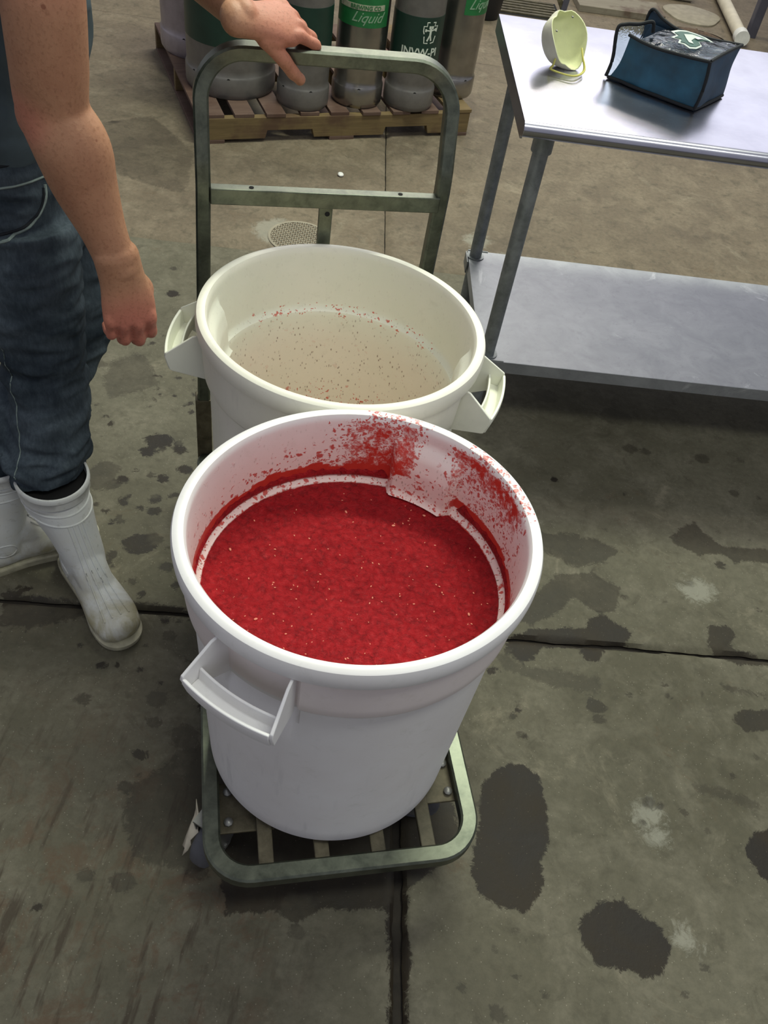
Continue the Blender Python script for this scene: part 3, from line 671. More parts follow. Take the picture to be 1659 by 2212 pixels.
# ------------------------------------------------------------------ stainless work table
TX, TZ = ST(.42, 2.0), .985
table = empty('work_table', TX, TH); tag(table, 'stainless steel work table with lower shelf, holding respirator and blue bag', 'table')
TL, TD = 1.75, .735
bm = bmesh.new(); r_ = .019                                      # rounded front nose, straight sides, one section swept along x
sec = [(TD, TZ), (TD, TZ - .045), (TD - .004, TZ - .045), (TD - .004, TZ - .004)]
nose = [(r_ + r_ * cos(R(k)), TZ - r_ + r_ * sin(R(k))) for k in range(90, 271, 20)]
sec = [(TD, TZ - .045), (TD, TZ)] + nose + [(.030, TZ - 2 * r_), (.030, TZ - .004), (TD - .004, TZ - .004), (TD - .004, TZ - .045)]
rings(bm, [[Vector((x, y, z)) for y, z in sec] for x in (0, TL)])
box(bm, (.003, TD / 2 + .012, TZ - .024), (.006, TD - .03, .046)); box(bm, (TL - .003, TD / 2 + .012, TZ - .024), (.006, TD - .03, .046))
box(bm, (TL / 2, TD / 2 + .01, TZ - .012), (TL - .02, TD - .05, .014))
obj('tabletop', bm, M['top'], table, bevel=.0008)
for x in (.075, TL - .075):
    for y in (.095, TD - .095):
        bm = bmesh.new(); tube(bm, [(x, y, .03), (x, y, TZ - .03)], .0205, 20); lg = obj('leg', bm, M['leg_steel'], table)
        bm = bmesh.new(); lathe(bm, [(.0225, TZ - .10), (.0265, TZ - .10), (.0265, TZ - .03), (.034, TZ - .019), (.0225, TZ - .019)], 20, (x, y, 0), closed_profile=True); obj('leg_collar', bm, M['leg_steel'], lg)
        bm = bmesh.new(); lathe(bm, [(0, 0), (.012, 0), (.019, .010), (.021, .03), (.0215, .045), (0, .045)], 18, (x, y, 0)); obj('foot', bm, M['leg_steel'], lg)
SZ = .262
bm = bmesh.new(); x0, x1, y0, y1 = .052, TL - .045, .06, TD - .06
box(bm, ((x0 + x1) / 2, (y0 + y1) / 2, SZ - .001), (x1 - x0, y1 - y0, .002))
for cx, cy, sx, sy in (((x0 + x1) / 2, y0, x1 - x0, .003), ((x0 + x1) / 2, y1, x1 - x0, .003), (x0, (y0 + y1) / 2, .003, y1 - y0), (x1, (y0 + y1) / 2, .003, y1 - y0)): box(bm, (cx, cy, SZ - .020), (sx, sy, .040))
sh = obj('shelf', bm, M['shelf'], table, smooth=False, bevel=.001)
for x in (.075, TL - .075):
    for y in (.095, TD - .095):
        sx = -1 if x < 1 else 1; sy = -1 if y < .3 else 1
        bm = bmesh.new(); lathe(bm, [(.0208, -.038), (.0300, -.038), (.0300, .0035), (.0208, .0035)], 22, (x, y, SZ), closed_profile=True)
        box(bm, (x - sx * .012 , y + sy * .034, SZ - .018), (.07, .004, .042)); box(bm, (x + sx * .030, y - sy * .012, SZ - .018), (.004, .07, .042)); obj('corner_bracket', bm, M['leg_steel'], sh)

# respirator cup standing on its rim, open side to the right
msk = empty('dust_respirator', (.238, 2.435, TZ + .006), R(8)); tag(msk, 'pale yellow cup dust respirator lying on the steel table, left of the bag', 'mask')
bm = bmesh.new(); bmi = bmesh.new()
def cup(off):
    L = []
    for j in range(15):
        t = j / 14; phi = t * pi / 2; loop = []
        for i in range(40):
            a = 2 * pi * i / 40
            rr = 1 + .10 * cos(2 * a) - .10 * cos(3 * a) * t - .20 * t ** 4 * math.exp(-((a - 1.25) / .28) ** 2) + .05 * t ** 3 * sin(5 * a + 1)
            y = (.063 - off) * sin(phi) * cos(a) * rr; z = (.078 - off) * sin(phi) * sin(a) * rr; x = -(.062 - off) * cos(phi) ** .8 + .012 * t * t * cos(2 * a)
            loop.append(Vector((x, y, z)))
        L.append(loop)
    return L
RM = Matrix.Rotation(R(-16), 3, 'Y') @ Matrix.Rotation(R(-42), 3, 'Z') @ Matrix.Rotation(R(-22), 3, 'Y') @ Matrix.Rotation(R(-14), 3, 'X')
Lo, Li = cup(0), cup(.0025)
for L in (Lo, Li):
    for l in L:
        for p in l: p.xyz = (RM @ p) + Vector((0, 0, .066))
rings(bm, Lo, cap=False); bmesh.ops.remove_doubles(bm, verts=bm.verts, dist=1e-5); obj('mask_shell', bm, M['mask_out'], msk)
rings(bmi, Li + [Lo[-1]], cap=False); bmesh.ops.remove_doubles(bmi, verts=bmi.verts, dist=1e-5); obj('mask_lining', bmi, M['mask_in'], msk)
for k, (dy, dz, sc_) in enumerate(((0, .0, 1.0), (.012, .004, .8))):
    bm = bmesh.new(); pts = []
    A = RM @ Vector((0, -.052, -.030)) + Vector((0, 0, .066)); B = RM @ Vector((0, .050, -.030)) + Vector((0, 0, .066))
    C1 = Vector((-.035, -.055 - dy, .004 + dz)); C2 = Vector((.02, -.075 - dy, .003 + dz)); C3 = Vector((.055, -.03 - dy, .004 + dz))
    q = catmull([tuple(A), tuple(A.lerp(C1, .7)), tuple(C1), tuple(C2), tuple(C3), tuple(C3.lerp(B, .6)), tuple(B)], 7)
    tube(bm, q, .0021, 6); obj('strap', bm, M['strap'], msk)
for y, z in ((-.045, .02), (.03, .045)):
    p = RM @ Vector((.002, y * .95, z)) + Vector((0, 0, .066)); bm = bmesh.new(); box(bm, p, (.004, .008, .003)); obj('staple', bm, M['bolt'], msk, smooth=False)

# soft blue bag with clear vinyl top
bag = empty('vinyl_bag', (.361, 2.415, TZ + .002), R(-28)); tag(bag, 'dark blue fabric bag with clear vinyl lid and bird-head emblem, lying open', 'bag')
BL, BD, BH = .245, .165, .118
def sag(x, y, z): return Vector((x + .006 * sin(z * 30 + y * 11), y + .010 * noise.noise(Vector((x * 14, z * 14, 3 + y * 3))) - .007 * sin(pi * x / BL) * (z / BH), z - .010 * sin(pi * x / BL) * (z / BH) * .6))
def panel(name, P00, P10, P11, P01, mat, n=16, th=.004, puff=0.0, parent=bag):
    bm = bmesh.new(); P00, P10, P11, P01 = map(Vector, (P00, P10, P11, P01)); g = []
    nrm = (P10 - P00).cross(P01 - P00).normalized(); L2 = []
    for s_ in (0, 1):
        rows = []
        for j in range(n + 1):
            row = []
            for i in range(n + 1):
                a, b = i / n, j / n; p = (P00 * (1 - a) + P10 * a) * (1 - b) + (P01 * (1 - a) + P11 * a) * b
                p = sag(*p) + nrm * (puff * sin(pi * a) * sin(pi * b) + .004 * noise.noise(p * 22) - s_ * th)
                row.append(bm.verts.new(p))
            rows.append(row)
        L2.append(rows)
        for j in range(n):
            for i in range(n): bm.faces.new((rows[j][i], rows[j][i + 1], rows[j + 1][i + 1], rows[j + 1][i]))
    A, B = L2
    for i in range(n):
        bm.faces.new((A[0][i], A[0][i + 1], B[0][i + 1], B[0][i])); bm.faces.new((A[n][i], A[n][i + 1], B[n][i + 1], B[n][i]))
        bm.faces.new((A[i][0], A[i + 1][0], B[i + 1][0], B[i][0])); bm.faces.new((A[i][n], A[i + 1][n], B[i + 1][n], B[i][n]))
    return obj(name, bm, mat, parent)
panel('front_panel', (.004, 0, 0), (BL, 0, 0), (BL, 0, BH), (.030, 0, BH * .96), M['bag'])
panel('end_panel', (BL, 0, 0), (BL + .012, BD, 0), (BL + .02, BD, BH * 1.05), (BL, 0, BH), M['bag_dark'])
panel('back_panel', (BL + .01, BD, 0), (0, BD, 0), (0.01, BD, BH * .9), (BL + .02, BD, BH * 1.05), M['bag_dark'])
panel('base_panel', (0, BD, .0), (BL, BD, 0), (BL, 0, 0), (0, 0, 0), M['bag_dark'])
panel('vinyl_lid', (.055, 0, BH * .95), (BL, 0, BH), (BL + .018, BD, BH * 1.04), (.075, BD, BH * .98), M['vinyl'], th=.0012, puff=.010)
panel('lid_lining', (.085, .01, BH * .80), (BL - .005, .01, BH * .86), (BL, BD - .01, BH * .9), (.095, BD - .01, BH * .8), M['bag_dark'], puff=.004)
panel('back_flap', (.012, BD + .002, BH * .6), (.10, BD + .002, BH * .7), (.10, BD, BH * 1.0), (.006, BD + .004, BH * 1.13), M['bag_dark'], n=8)
panel('vinyl_flap', (-.004, -.001, 0.006), (.022, .004, .006), (.062, .055, BH * 1.20), (-.006, .0, BH * 1.03), M['vinyl'], n=10, th=.0012, puff=.006)
def bind(P, r=.0042, m=7):
    bm = bmesh.new(); q = [sag(*p) for p in catmull([tuple(p) for p in P], m)]; tube(bm, q, r, 8); obj('binding', bm, M['binding'], bag)
bind([(0, -.002, .004), (BL * .5, -.002, .004), (BL, -.002, .004)]); bind([(.026, -.003, BH * .97), (BL * .5, -.003, BH * .97), (BL, -.003, BH)])
bind([(BL, -.002, .004), (BL, -.002, BH)]); bind([(BL, 0, .004), (BL + .012, BD, .004)]); bind([(BL, 0, BH), (BL + .02, BD, BH * 1.05)])
bind([(-.004, -.003, 0.005), (-.006, -.004, BH * .5), (-.008, -.002, BH * .98), (.008, .010, BH * 1.09), (.036, .030, BH * 1.15), (.062, .055, BH * 1.24), (.070, .060, BH * 1.05)], .0046)
bind([(.012, BD + .002, BH * .55), (.006, BD + .003, BH * 1.13), (.05, BD + .002, BH * 1.08), (.10, BD, BH * 1.02), (BL * .7, BD, BH * 1.03), (BL + .02, BD, BH * 1.05)], .004)
def flat(name, pts2, mat, parent, zf, th=.0008, M2=None):
    bm = bmesh.new(); L = [[(M2 @ Vector((x, y, k))) for x, y in pts2] for k in (zf, zf + th)]
    rings(bm, L); return obj(name, bm, mat, parent, smooth=False)
EM = Matrix.Translation((.165, .055, BH * 1.10)) @ Matrix.Rotation(R(28), 4, 'Z') @ Matrix.Rotation(R(14), 4, 'X') @ Matrix.Scale(1.5, 4)
head = [(-.030, .012), (-.020, .018), (-.008, .020), (.006, .017), (.020, .012), (.031, .004), (.020, .003), (.010, -.001), (.014, -.010), (.006, -.018), (-.004, -.020), (-.012, -.013), (-.020, -.012), (-.018, -.004), (-.030, -.002), (-.022, .005)]
emb = flat('emblem', [(x * 1.18, y * 1.2) for x, y in head], M['logo_silver'], bag, 0, M2=EM)
flat('emblem_field', [(x * .98, y * .97) for x, y in head], M['logo_green'], emb, .0009, M2=EM)
flat('emblem_head', [(-.014, .010), (.000, .013), (.014, .009), (.004, .004), (-.002, -.004), (.002, -.012), (-.006, -.010), (-.010, -.002)], M['logo_silver'], emb, .0018, M2=EM)
flat('emblem_beak', [(.010, .0075), (.026, .004), (.016, .0045), (.009, .001), (.004, .003)], M['logo_white'], emb, .0027, M2=EM)

# ------------------------------------------------------------------ pallet with kegs
PA = math.atan2(.463, .886)
pal = empty('wooden_pallet', (-1.113, 3.641, 0), PA); tag(pal, 'worn wooden pallet under the row of kegs', 'pallet')
PW, PD, PH = 1.315, 1.07, .126
for k, y in enumerate((.019, PD / 2, PD - .019)):
    bm = bmesh.new(); prof = [(0, .016)]
    for c in (.42, .99): prof += [(c - .115, .016), (c - .105, .052), (c + .105, .052), (c + .115, .016)]
    prof += [(PW, .016), (PW, PH - .016), (0, PH - .016)]
    rings(bm, [[Vector((x, y + dy, z)) for x, z in prof] for dy in (-.018, .018)]); obj('stringer', bm, M['wood'], pal, smooth=False, bevel=.002)
rp = random.Random(3); nb = 9
for k in range(nb):
    w = .088 if 0 < k < nb - 1 else .12; x = .06 + (PW - .12) * k / (nb - 1); ln = PD + rp.uniform(-.012, .012)
    bm = bmesh.new(); box(bm, (x + rp.uniform(-.006, .006), PD / 2, PH - .008), (w, ln, .016)); obj('deck_board', bm, M['wood_dark'] if k < nb - 1 else M['wood'], pal, smooth=False, bevel=.0015)
for k, x in enumerate((.06, .67, PW - .06)):
    bm = bmesh.new(); box(bm, (x, PD / 2, .008), (.12, PD, .016)); obj('bottom_board', bm, M['wood_dark'], pal, smooth=False, bevel=.0015)
def keg(name, x, y, r, H, mat, label, band=None, holes=(0,), cat='keg', grp=None):
    k = empty(name, (x, y, PH + .0005)); tag(k, label, cat, grp)
    bm = bmesh.new(); a = r - .006
    P = [(0, .012), (r - .022, .012), (r - .018, .0), (r - .008, 0), (r - .002, .010), (r, .022), (r, .085), (r - .003, .092), (a, .097), (a, .12), (a + .001, .17)]
    P += [(a + .001, H * .5), (a + .001, H - .17), (a, H - .12), (a, H - .1), (r - .002, H - .09), (r, H - .08), (r, H - .012), (r - .004, H), (r - .012, H), (r - .014, H - .07), (r - .03, H - .085), (.05, H - .06), (.03, H - .06), (.03, H - .035), (0, H - .035)]
    lathe(bm, P, 72); obj('keg_body', bm, mat, k)
    for h in holes:
        bm = bmesh.new(); lathe(bm, [(0, -.002), (.008, -.002), (.008, .0012), (0, .0012)], 10); Mh = Matrix.Rotation(h, 4, 'Z') @ Matrix.Translation((r - .002, 0, .084)) @ Matrix.Rotation(pi / 2, 4, 'Y')
        bmesh.ops.transform(bm, matrix=Mh, verts=bm.verts); obj('drain_hole', bm, M['hole'], k)
    bo = None
    if band:
        z0, z1, bmat, a0, a1 = band; bm = bmesh.new(); rb = a + .0022; N = 60
        full = a1 - a0 > 6.2
        L = [[Vector((rr * cos(a0 + (a1 - a0) * i / N), rr * sin(a0 + (a1 - a0) * i / N), z)) for rr, z in ((a + .0005, z0), (rb, z0), (rb, z1), (a + .0005, z1))] for i in range(N + 1)]
        rings(bm, L, cap=not full); bo = obj('color_band', bm, bmat, k)
    return k, a + .0024, bo
def wrap(bm, ang, z, rad, th=.0006):
    for v in bm.verts:
        x, y, d = v.co; a = ang + x / rad; v.co = ((rad + d) * cos(a), (rad + d) * sin(a), z + y)
def keg_text(parent, s, size, ang, z, rad, mat, name, shear=0.0, bold=0.0):
    bm = text_mesh(s, size, .0005, shear, bold=bold)
    bmesh.ops.subdivide_edges(bm, edges=[e for e in bm.edges if e.calc_length() > .012], cuts=3)
    wrap(bm, ang, z, rad); return obj(name, bm, mat, parent, smooth=False)
FD = lambda x, y: math.atan2(-y, -x)
keg('large_keg', -1.300, 4.400, .203, .59, M['keg_lavender'], 'pale lavender large keg with green top, leftmost and half hidden on the pallet', (.30, .62 - .05, M['keg_green'], 0, 2 * pi), (R(-100), R(-60)), grp='large kegs')
keg('large_keg', -1.070, 4.045, .203, .59, M['keg_grey'], 'wide keg with dark green upper coat, behind the left handle corner', (.215, .565, M['keg_green'], 0, 2 * pi), (R(-78), R(-128)), grp='large kegs')
keg('slim_keg', -.720, 3.985, .118, .59, M['keg_grey'], 'slim grey keg with dark green band, seen under the hand', (.235, .425, M['keg_green'], 0, 2 * pi), (R(-128), R(-62)), grp='slim kegs')
kC, rC, bC = keg('slim_keg', -.492, 4.122, .118, .59, M['keg_steel'], 'slim bare steel keg with green script label, left of the emblem keg', (.345, .53, M['keg_label'], R(-160), R(-20)), (R(-78),), grp='slim kegs')
kD, rD, bD = keg('slim_keg', -.255, 4.195, .118, .59, M['keg_grey'], 'slim grey keg with dark green band and white keystone emblem', (.195, .405, M['keg_green'], 0, 2 * pi), (R(-72),), grp='slim kegs')
kE, rE, bE = keg('slim_keg', -.078, 4.430, .118, .59, M['keg_steel'], 'slim bare steel keg with green label, rightmost on the pallet', (.375, .56, M['keg_label'], R(-82), R(20)), (R(-48),), grp='slim kegs')
keg_text(bC, 'Liquid', .058, R(-76), .366, rC, M['print_faint'], 'lettering', shear=.5)
keg_text(bE, 'Liquid', .058, R(-38), .400, rE, M['print_faint'], 'lettering', shear=.5)
for pb, rr, z, a0, a1 in ((bC, rC, .412, -145, -35), (bE, rE, .447, -70, 10)):
    bm = bmesh.new(); L = [[Vector((q * cos(R(a0 + (a1 - a0) * i / 30)), q * sin(R(a0 + (a1 - a0) * i / 30)), zz)) for q, zz in ((rr - .001, z), (rr + .0006, z), (rr + .0006, z + .022), (rr - .001, z + .022))] for i in range(31)]
    rings(bm, L); o = obj('text_strip', bm, M['print_band'], pb)
keg_text(bC, 'BREWING CO', .022, R(-80), .4155, rC + .001, M['keg_label'], 'lettering', bold=.0004); keg_text(bE, 'BREWING CO', .022, R(-36), .4505, rE + .001, M['keg_label'], 'lettering', bold=.0004)
# emblem: keystone outline with a small figure, then the lettering below
def stroke(P, w, ang, z, rad, parent, name, closed=False, mat=None):
    bm = bmesh.new(); pts = [Vector((x * ES, y * ES, 0)) for x, y in P]
    rect_tube(bm, pts, w * ES, .0010, (0, 0, 1), closed=closed, ch=.0002); wrap(bm, ang, z, rad); return obj(name, bm, mat or M['print_white'], parent, smooth=False)
EA, EZ = R(-55), .343; ES = 1.45
for P in ([(-.006, .030), (-.014, .030), (-.014, .019), (-.024, .019), (-.024, .006), (-.021, -.002)], [(.006, .030), (.015, .030), (.012, .020), (.023, .020), (.020, .004)], [(-.020, -.009), (-.018, -.028), (-.006, -.028)], [(.019, -.008), (.014, -.026), (.003, -.028)]):
    stroke(P, .0032, EA, EZ, rD, bD, 'keystone_line')
for P, w in (([(0, .012), (0, -.006)], .007), ([(0, -.004), (-.009, -.022)], .005), ([(0, -.004), (.004, -.021)], .005), ([(-.001, .007), (-.016, .008)], .0035), ([(.001, .007), (.015, .010)], .0035), ([(-.003, .012), (-.003, .020)], .007), ([(.005, .012), (.005, .020)], .007), ([(-.019, .008), (-.014, .008)], .008), ([(.014, .010), (.019, .010)], .008)):
    stroke(P, w, EA, EZ, rD, bD, 'emblem_figure')
keg_text(bD, 'INVW-PI', .047, R(-74), .247, rD, M['print_white'], 'lettering', bold=.0008)

# ------------------------------------------------------------------ things behind the table
gr = empty('drain_grate', (.09, 6.19, 0), TH); tag(gr, 'rusty slotted drain grate in the floor beyond the table corner', 'grate')
for k in range(6):
    bm = bmesh.new(); box(bm, (.19, .0 + k * .052, .007), (.48, .026, .012)); obj('slat', bm, M['cart_dirty'], gr, smooth=False, bevel=.002)
bm = bmesh.new(); box(bm, (.19, .13, .001), (.52, .34, .002)); obj('drain_bed', bm, M['hole'], gr, smooth=False)
bd = bmesh.new(); box(bd, (0, 0, .02), (.60, .28, .04)); o = obj('wood_plank', bd, M['plank'], smooth=False, bevel=.003); o.location = (.93, 6.68, 0); o.rotation_euler = (0, 0, R(9)); tag(o, 'grey weathered plank on the floor behind the table', 'plank')
post = empty('floor_post', (.517, 6.10, .0005)); tag(post, 'thin grey metal post standing behind the table by the drain grate', 'post')
bm = bmesh.new(); box(bm, (0, 0, .35), (.035, .035, .69), Matrix.Rotation(R(4), 4, 'Y')); obj('post_shaft', bm, M['paint_grey'], post, smooth=False, bevel=.003)
bm = bmesh.new(); box(bm, (.06, .02, .10), (.03, .03, .14), Matrix.Rotation(R(-35), 4, 'Y')); obj('post_brace', bm, M['cart_dirty'], post, smooth=False, bevel=.003)
pp = empty('plastic_pipe', (1.735, 6.40, .0505), R(1)); tag(pp, 'long off-white plastic pipe lying on the floor behind the table', 'pipe')
bm = bmesh.new(); tube(bm, [(0, .03, 0), (0, 2.2, 0)], .040, 20, up=Vector((0, 0, 1))); obj('pipe_body', bm, M['pvc'], pp)
bm = bmesh.new(); tube(bm, [(0, -.02, 0), (0, .06, 0)], .048, 20); obj('pipe_cap', bm, M['pvc_cap'], pp)
p2 = empty('plastic_pipe', (1.28, 7.17, .0505), R(-82)); tag(p2, 'short off-white pipe with white cap, cut by the top edge of the photo', 'pipe')
bm = bmesh.new(); tube(bm, [(0, -.75, 0), (0, .1, 0)], .040, 20); obj('pipe_body', bm, M['pvc'], p2)
bm = bmesh.new(); tube(bm, [(0, .08, 0), (0, .22, 0)], .050, 20); obj('pipe_cap', bm, M['pvc_cap'], p2)
for nm, lo_, lab in (('metal_trestle', (1.90, 6.15, 0), 'dark grey metal trestle legs at the upper right, behind the table'),):
    tr = empty(nm, lo_, R(8)); tag(tr, lab, 'trestle')
    for x0_, y0_ in ((.0, 0), (.02, .5), (.26, .05), (.28, .55)):
        bm = bmesh.new(); rect_tube(bm, [(x0_, y0_, .0), (x0_ - .01, y0_, .75)], .062, .055, (0, 1, 0)); obj('leg', bm, M['paint_grey'], tr, smooth=False)
    bm = bmesh.new(); box(bm, (.13, .27, .77), (.40, .62, .045)); obj('top_rail', bm, M['paint_grey'], tr, smooth=False, bevel=.003)
bm = bmesh.new(); lathe(bm, [(0, 0), (.33, 0), (.33, .010), (.32, .014), (0, .014)], 40, rf=lambda r, z, a: r * (1 + .05 * sin(3 * a) + .03 * sin(5 * a)))
o = obj('cement_patch', bm, M['cement']); o.location = (1.47, 6.86, 0); o.scale = (.6, .6, 1); tag(o, 'pale round cement patch in the floor behind the bag', 'patch')
bm = bmesh.new(); NRR = 14
c = bm.verts.new((0, 0, .05)); V = [[bm.verts.new((r * cos(a), r * sin(a) * .7, max(0, (.26 - r) * .16 * (1 + .6 * noise.noise(Vector((r * 9 * cos(a), r * 9 * sin(a), 2))))))) for a in [2 * pi * i / 36 for i in range(36)]] for r in [.28 * j / NRR for j in range(1, NRR + 1)]]
for i in range(36): bm.faces.new((c, V[0][i], V[0][(i + 1) % 36]))
for j in range(NRR - 1):
    for i in range(36): bm.faces.new((V[j][i], V[j + 1][i], V[j + 1][(i + 1) % 36], V[j][(i + 1) % 36]))
bm.faces.new(V[-1][::-1]); o = obj('soil_heap', bm, M['soil']); o.location = (1.44, 6.43, .0005); o.scale = (.78, .78, 1); tag(o, 'low heap of brown soil on the floor behind the bag', 'soil', kind='stuff')
bk = empty('black_bucket', (.035, 6.05, .0005)); tag(bk, 'black bucket behind the rightmost keg', 'bucket')
bm = bmesh.new(); lathe(bm, [(0, 0), (.09, 0), (.096, .01), (.12, .25), (.128, .25), (.128, .262), (.114, .262), (.09, .014), (0, .014)], 36); obj('bucket_body', bm, M['black'], bk)
# round drain cover behind the cart
dc = empty('drain_cover', (-.53, 3.03, .0004), TH); tag(dc, 'round dark floor drain cover with mesh, behind the cart handle', 'drain cover')
bm = bmesh.new(); lathe(bm, [(.112, 0), (.122, 0), (.122, .0035), (.112, .0035)], 48, closed_profile=True); obj('cover_rim', bm, M['cement'], dc)
bm = bmesh.new(); lathe(bm, [(0, 0), (.112, 0), (.112, .0008), (0, .0008)], 48); obj('cover_plate', bm, M['concrete_far'], dc)
bm = bmesh.new()
for k in range(-7, 8):
    q = k * .0155; h_ = math.sqrt(max(0, .111 ** 2 - q * q))
    for an in (R(30), R(-35)): box(bm, (q, 0, .0020), (.0045, 2 * h_, .0020), Matrix.Rotation(an, 4, 'Z'))
tag(obj('cover_mesh', bm, M['cement'], dc, smooth=False), kind='stuff')
bm = bmesh.new(); bmesh.ops.create_icosphere(bm, subdivisions=2, radius=.014)
for v in bm.verts: v.co *= 1 + .35 * noise.noise(v.co * 60); v.co.z = v.co.z * .6 + .008
o = obj('paper_scrap', bm, M['pvc_cap'], smooth=False); o.location = (-.463, 3.598, 0); tag(o, 'small white scrap on the floor behind the cart handle', 'scrap')

# ------------------------------------------------------------------ the worker
person = empty('person', (-.76, 1.34, 0)); PO = Vector((-.76, 1.34, 0))
tag(person, 'person in short sleeves, grey-blue jeans and white rubber boots, one hand on the cart handle', 'person')
NAILS = []
def hand(bm, W, d, n, side, curls, thumb, spread=0.0, sc=1.0, wr=(.031, .023)):
    """W wrist, d towards fingers, n back of the hand; side 1 = right, -1 = left; curls per finger index..little (3 angles)"""
    d = d.normalized(); n = (n - d * n.dot(d)).normalized(); a = (n.cross(d) if side > 0 else d.cross(n)).normalized()
    P = lambda x, y, z: W + (d * x + a * y + n * z) * sc
    limb(bm, [(*P(-.02, 0, 0), wr[0] * sc, wr[1] * sc), (*P(.02, .002, 0), .034 * sc, .020 * sc), (*P(.055, .003, .001), .040 * sc, .0175 * sc), (*P(.084, .002, .0), .0405 * sc, .0145 * sc)], a, 22)
    limb(bm, [(*P(.012, .012, -.006), .016 * sc, .013 * sc), (*P(.045, .030, -.008), .017 * sc, .015 * sc), (*P(.062, .026, -.007), .012 * sc, .012 * sc)], a, 14)
    L = [(.043, .027, .022), (.047, .031, .023), (.043, .029, .023), (.034, .021, .020)]; yo = [.0305, .0105, -.0105, -.0295]; xo = [.088, .093, .089, .080]; rr = [.0098, .0100, .0094, .0084]
    for k in range(4):
        c = curls[k]; p = P(xo[k] - .018, yo[k] * .94, 0); pts = [(*p, rr[k] * 1.12 * sc, rr[k] * 1.1 * sc)]; p = P(xo[k], yo[k], .0025); pts.append((*p, rr[k] * 1.16 * sc, rr[k] * 1.16 * sc))
        ang = 0; sp = spread * (1.5 - k) * .5
        for s_ in range(3):
            ang += R(c[s_]); dr = (d * cos(ang) - n * sin(ang) + a * sp * cos(ang)).normalized()
            if s_: pts[-1] = (pts[-1][0], pts[-1][1], pts[-1][2], rr[k] * (1.07 - .04 * s_) * sc, rr[k] * (1.07 - .04 * s_) * sc)
            m_ = p + dr * L[k][s_] * .5 * sc; pts.append((*m_, rr[k] * (.96 - .05 * s_) * sc, rr[k] * (.94 - .05 * s_) * sc))
            p = p + dr * L[k][s_] * sc * (1 if s_ < 2 else .72); pts.append((*p, rr[k] * (1.0 - .09 * s_) * sc, rr[k] * (.97 - .09 * s_) * sc))
        limb(bm, pts, a, 14, 4)
        nn = (dr.cross(a)).normalized(); nn = -nn if nn.dot(n) < 0 and ang < 1.5 else nn
    limb(bm, [(*P(.045, .030, -.007), .012 * sc, .012 * sc), (*P(.078, .033, -.005), .0105 * sc, .0105 * sc)], a, 12)
    b = P(*thumb[0]); pts = [(*b, .0155 * sc, .0150 * sc)]
    for v, l, r_t in zip(thumb[1], (.046, .034, .022), (.0140, .0128, .0112)):
        v = (d * v[0] + a * v[1] + n * v[2]).normalized(); m_ = b + v * l * .55 * sc; pts.append((*m_, r_t * .98 * sc, r_t * .92 * sc)); b = b + v * l * sc; pts.append((*b, r_t * 1.0 * sc, r_t * .93 * sc))
    limb(bm, pts, a, 14, 4)
    return b, v
bm = bmesh.new()
# right arm, hanging with bent elbow
SH_R, EL_R, WR_R = Vector((-.612, 1.275, 1.455)), Vector((-.598, 1.238, 1.195)), Vector((-.518, 1.222, .950))
limb(bm, [(*SH_R, .062, .062), (*Vector((-.590, 1.240, 1.36)), .058, .053), (*Vector((-.592, 1.234, 1.27)), .056, .049), (*EL_R, .054, .046), (*(EL_R.lerp(WR_R, .22) + Vector((.006, -.002, 0))), .059, .049), (*EL_R.lerp(WR_R, .45), .052, .043), (*EL_R.lerp(WR_R, .75), .038, .031), (*WR_R, .034, .027)], Vector((1, .25, .3)), 26, 6)
ball(bm, EL_R + Vector((-.030, -.004, -.010)), (.027, .028, .042))
dR = Vector((.10, -.02, -1)); nR = Vector((.55, -.80, .18))
hand(bm, WR_R, dR, nR, 1, [(24, 40, 26), (22, 38, 26), (22, 38, 28), (20, 58, 20)], ((.030, .020, -.018), [(.84, .10, -.52), (.9, -.12, -.42), (.9, -.2, -.4)]), .03, 1.16, (.033, .025))
# left arm reaching to the push handle
SH_L, EL_L = Vector((-.68, 1.64, 1.46)), Vector((-.565, 1.815, 1.262)); WR_L = CP(.082, 1.700, 1.226)
limb(bm, [(*SH_L, .062, .062), (*SH_L.lerp(EL_L, .4), .060, .055), (*EL_L, .048, .046), (*EL_L.lerp(WR_L, .25), .050, .045), (*EL_L.lerp(WR_L, .6), .042, .037), (*WR_L, .031, .026)], Vector((0, 0, 1)), 24, 6)
U3 = Vector((cos(CU), sin(CU), 0)); V3 = Vector((-sin(CU), cos(CU), 0)); Z3 = Vector((0, 0, 1))
dL = (U3 * .90 + V3 * .38 - Z3 * .10).normalized(); nL = (Z3 * .86 - V3 * .50 + U3 * .10)
tipL, tvL = hand(bm, WR_L, dL, nL, -1, [(24, 52, 62), (34, 62, 52), (40, 66, 48), (50, 64, 46)], ((.030, .028, -.010), [(.74, .42, -.46), (.72, .22, -.64), (.76, .12, -.55)]), .05, 1.10)
# torso, neck, head
limb(bm, [(-.80, 1.50, .98, .105, .155), (-.79, 1.49, 1.10, .100, .140), (-.755, 1.475, 1.28, .115, .165), (-.735, 1.468, 1.40, .105, .175), (-.72, 1.465, 1.47, .075, .13)], Vector((1, 0, 0)), 28)
for s_, J in ((0, SH_R), (1, SH_L)): limb(bm, [(-.72, 1.465, 1.455, .06, .06), (*J, .060, .060)], Vector((0, 0, 1)), 16)
limb(bm, [(-.715, 1.465, 1.48, .060, .062), (-.690, 1.465, 1.58, .056, .058)], Vector((1, 0, 0)), 18)
HC = Vector((-.665, 1.465, 1.69))
ball(bm, HC + Vector((-.012, 0, .022)), (.098, .078, .100)); ball(bm, HC + Vector((.030, 0, -.045)), (.058, .058, .070)); limb(bm, [(*(HC + Vector((.083, 0, .018))), .010, .009), (*(HC + Vector((.104, 0, -.022))), .015, .014)], Vector((0, 1, 0)), 12)
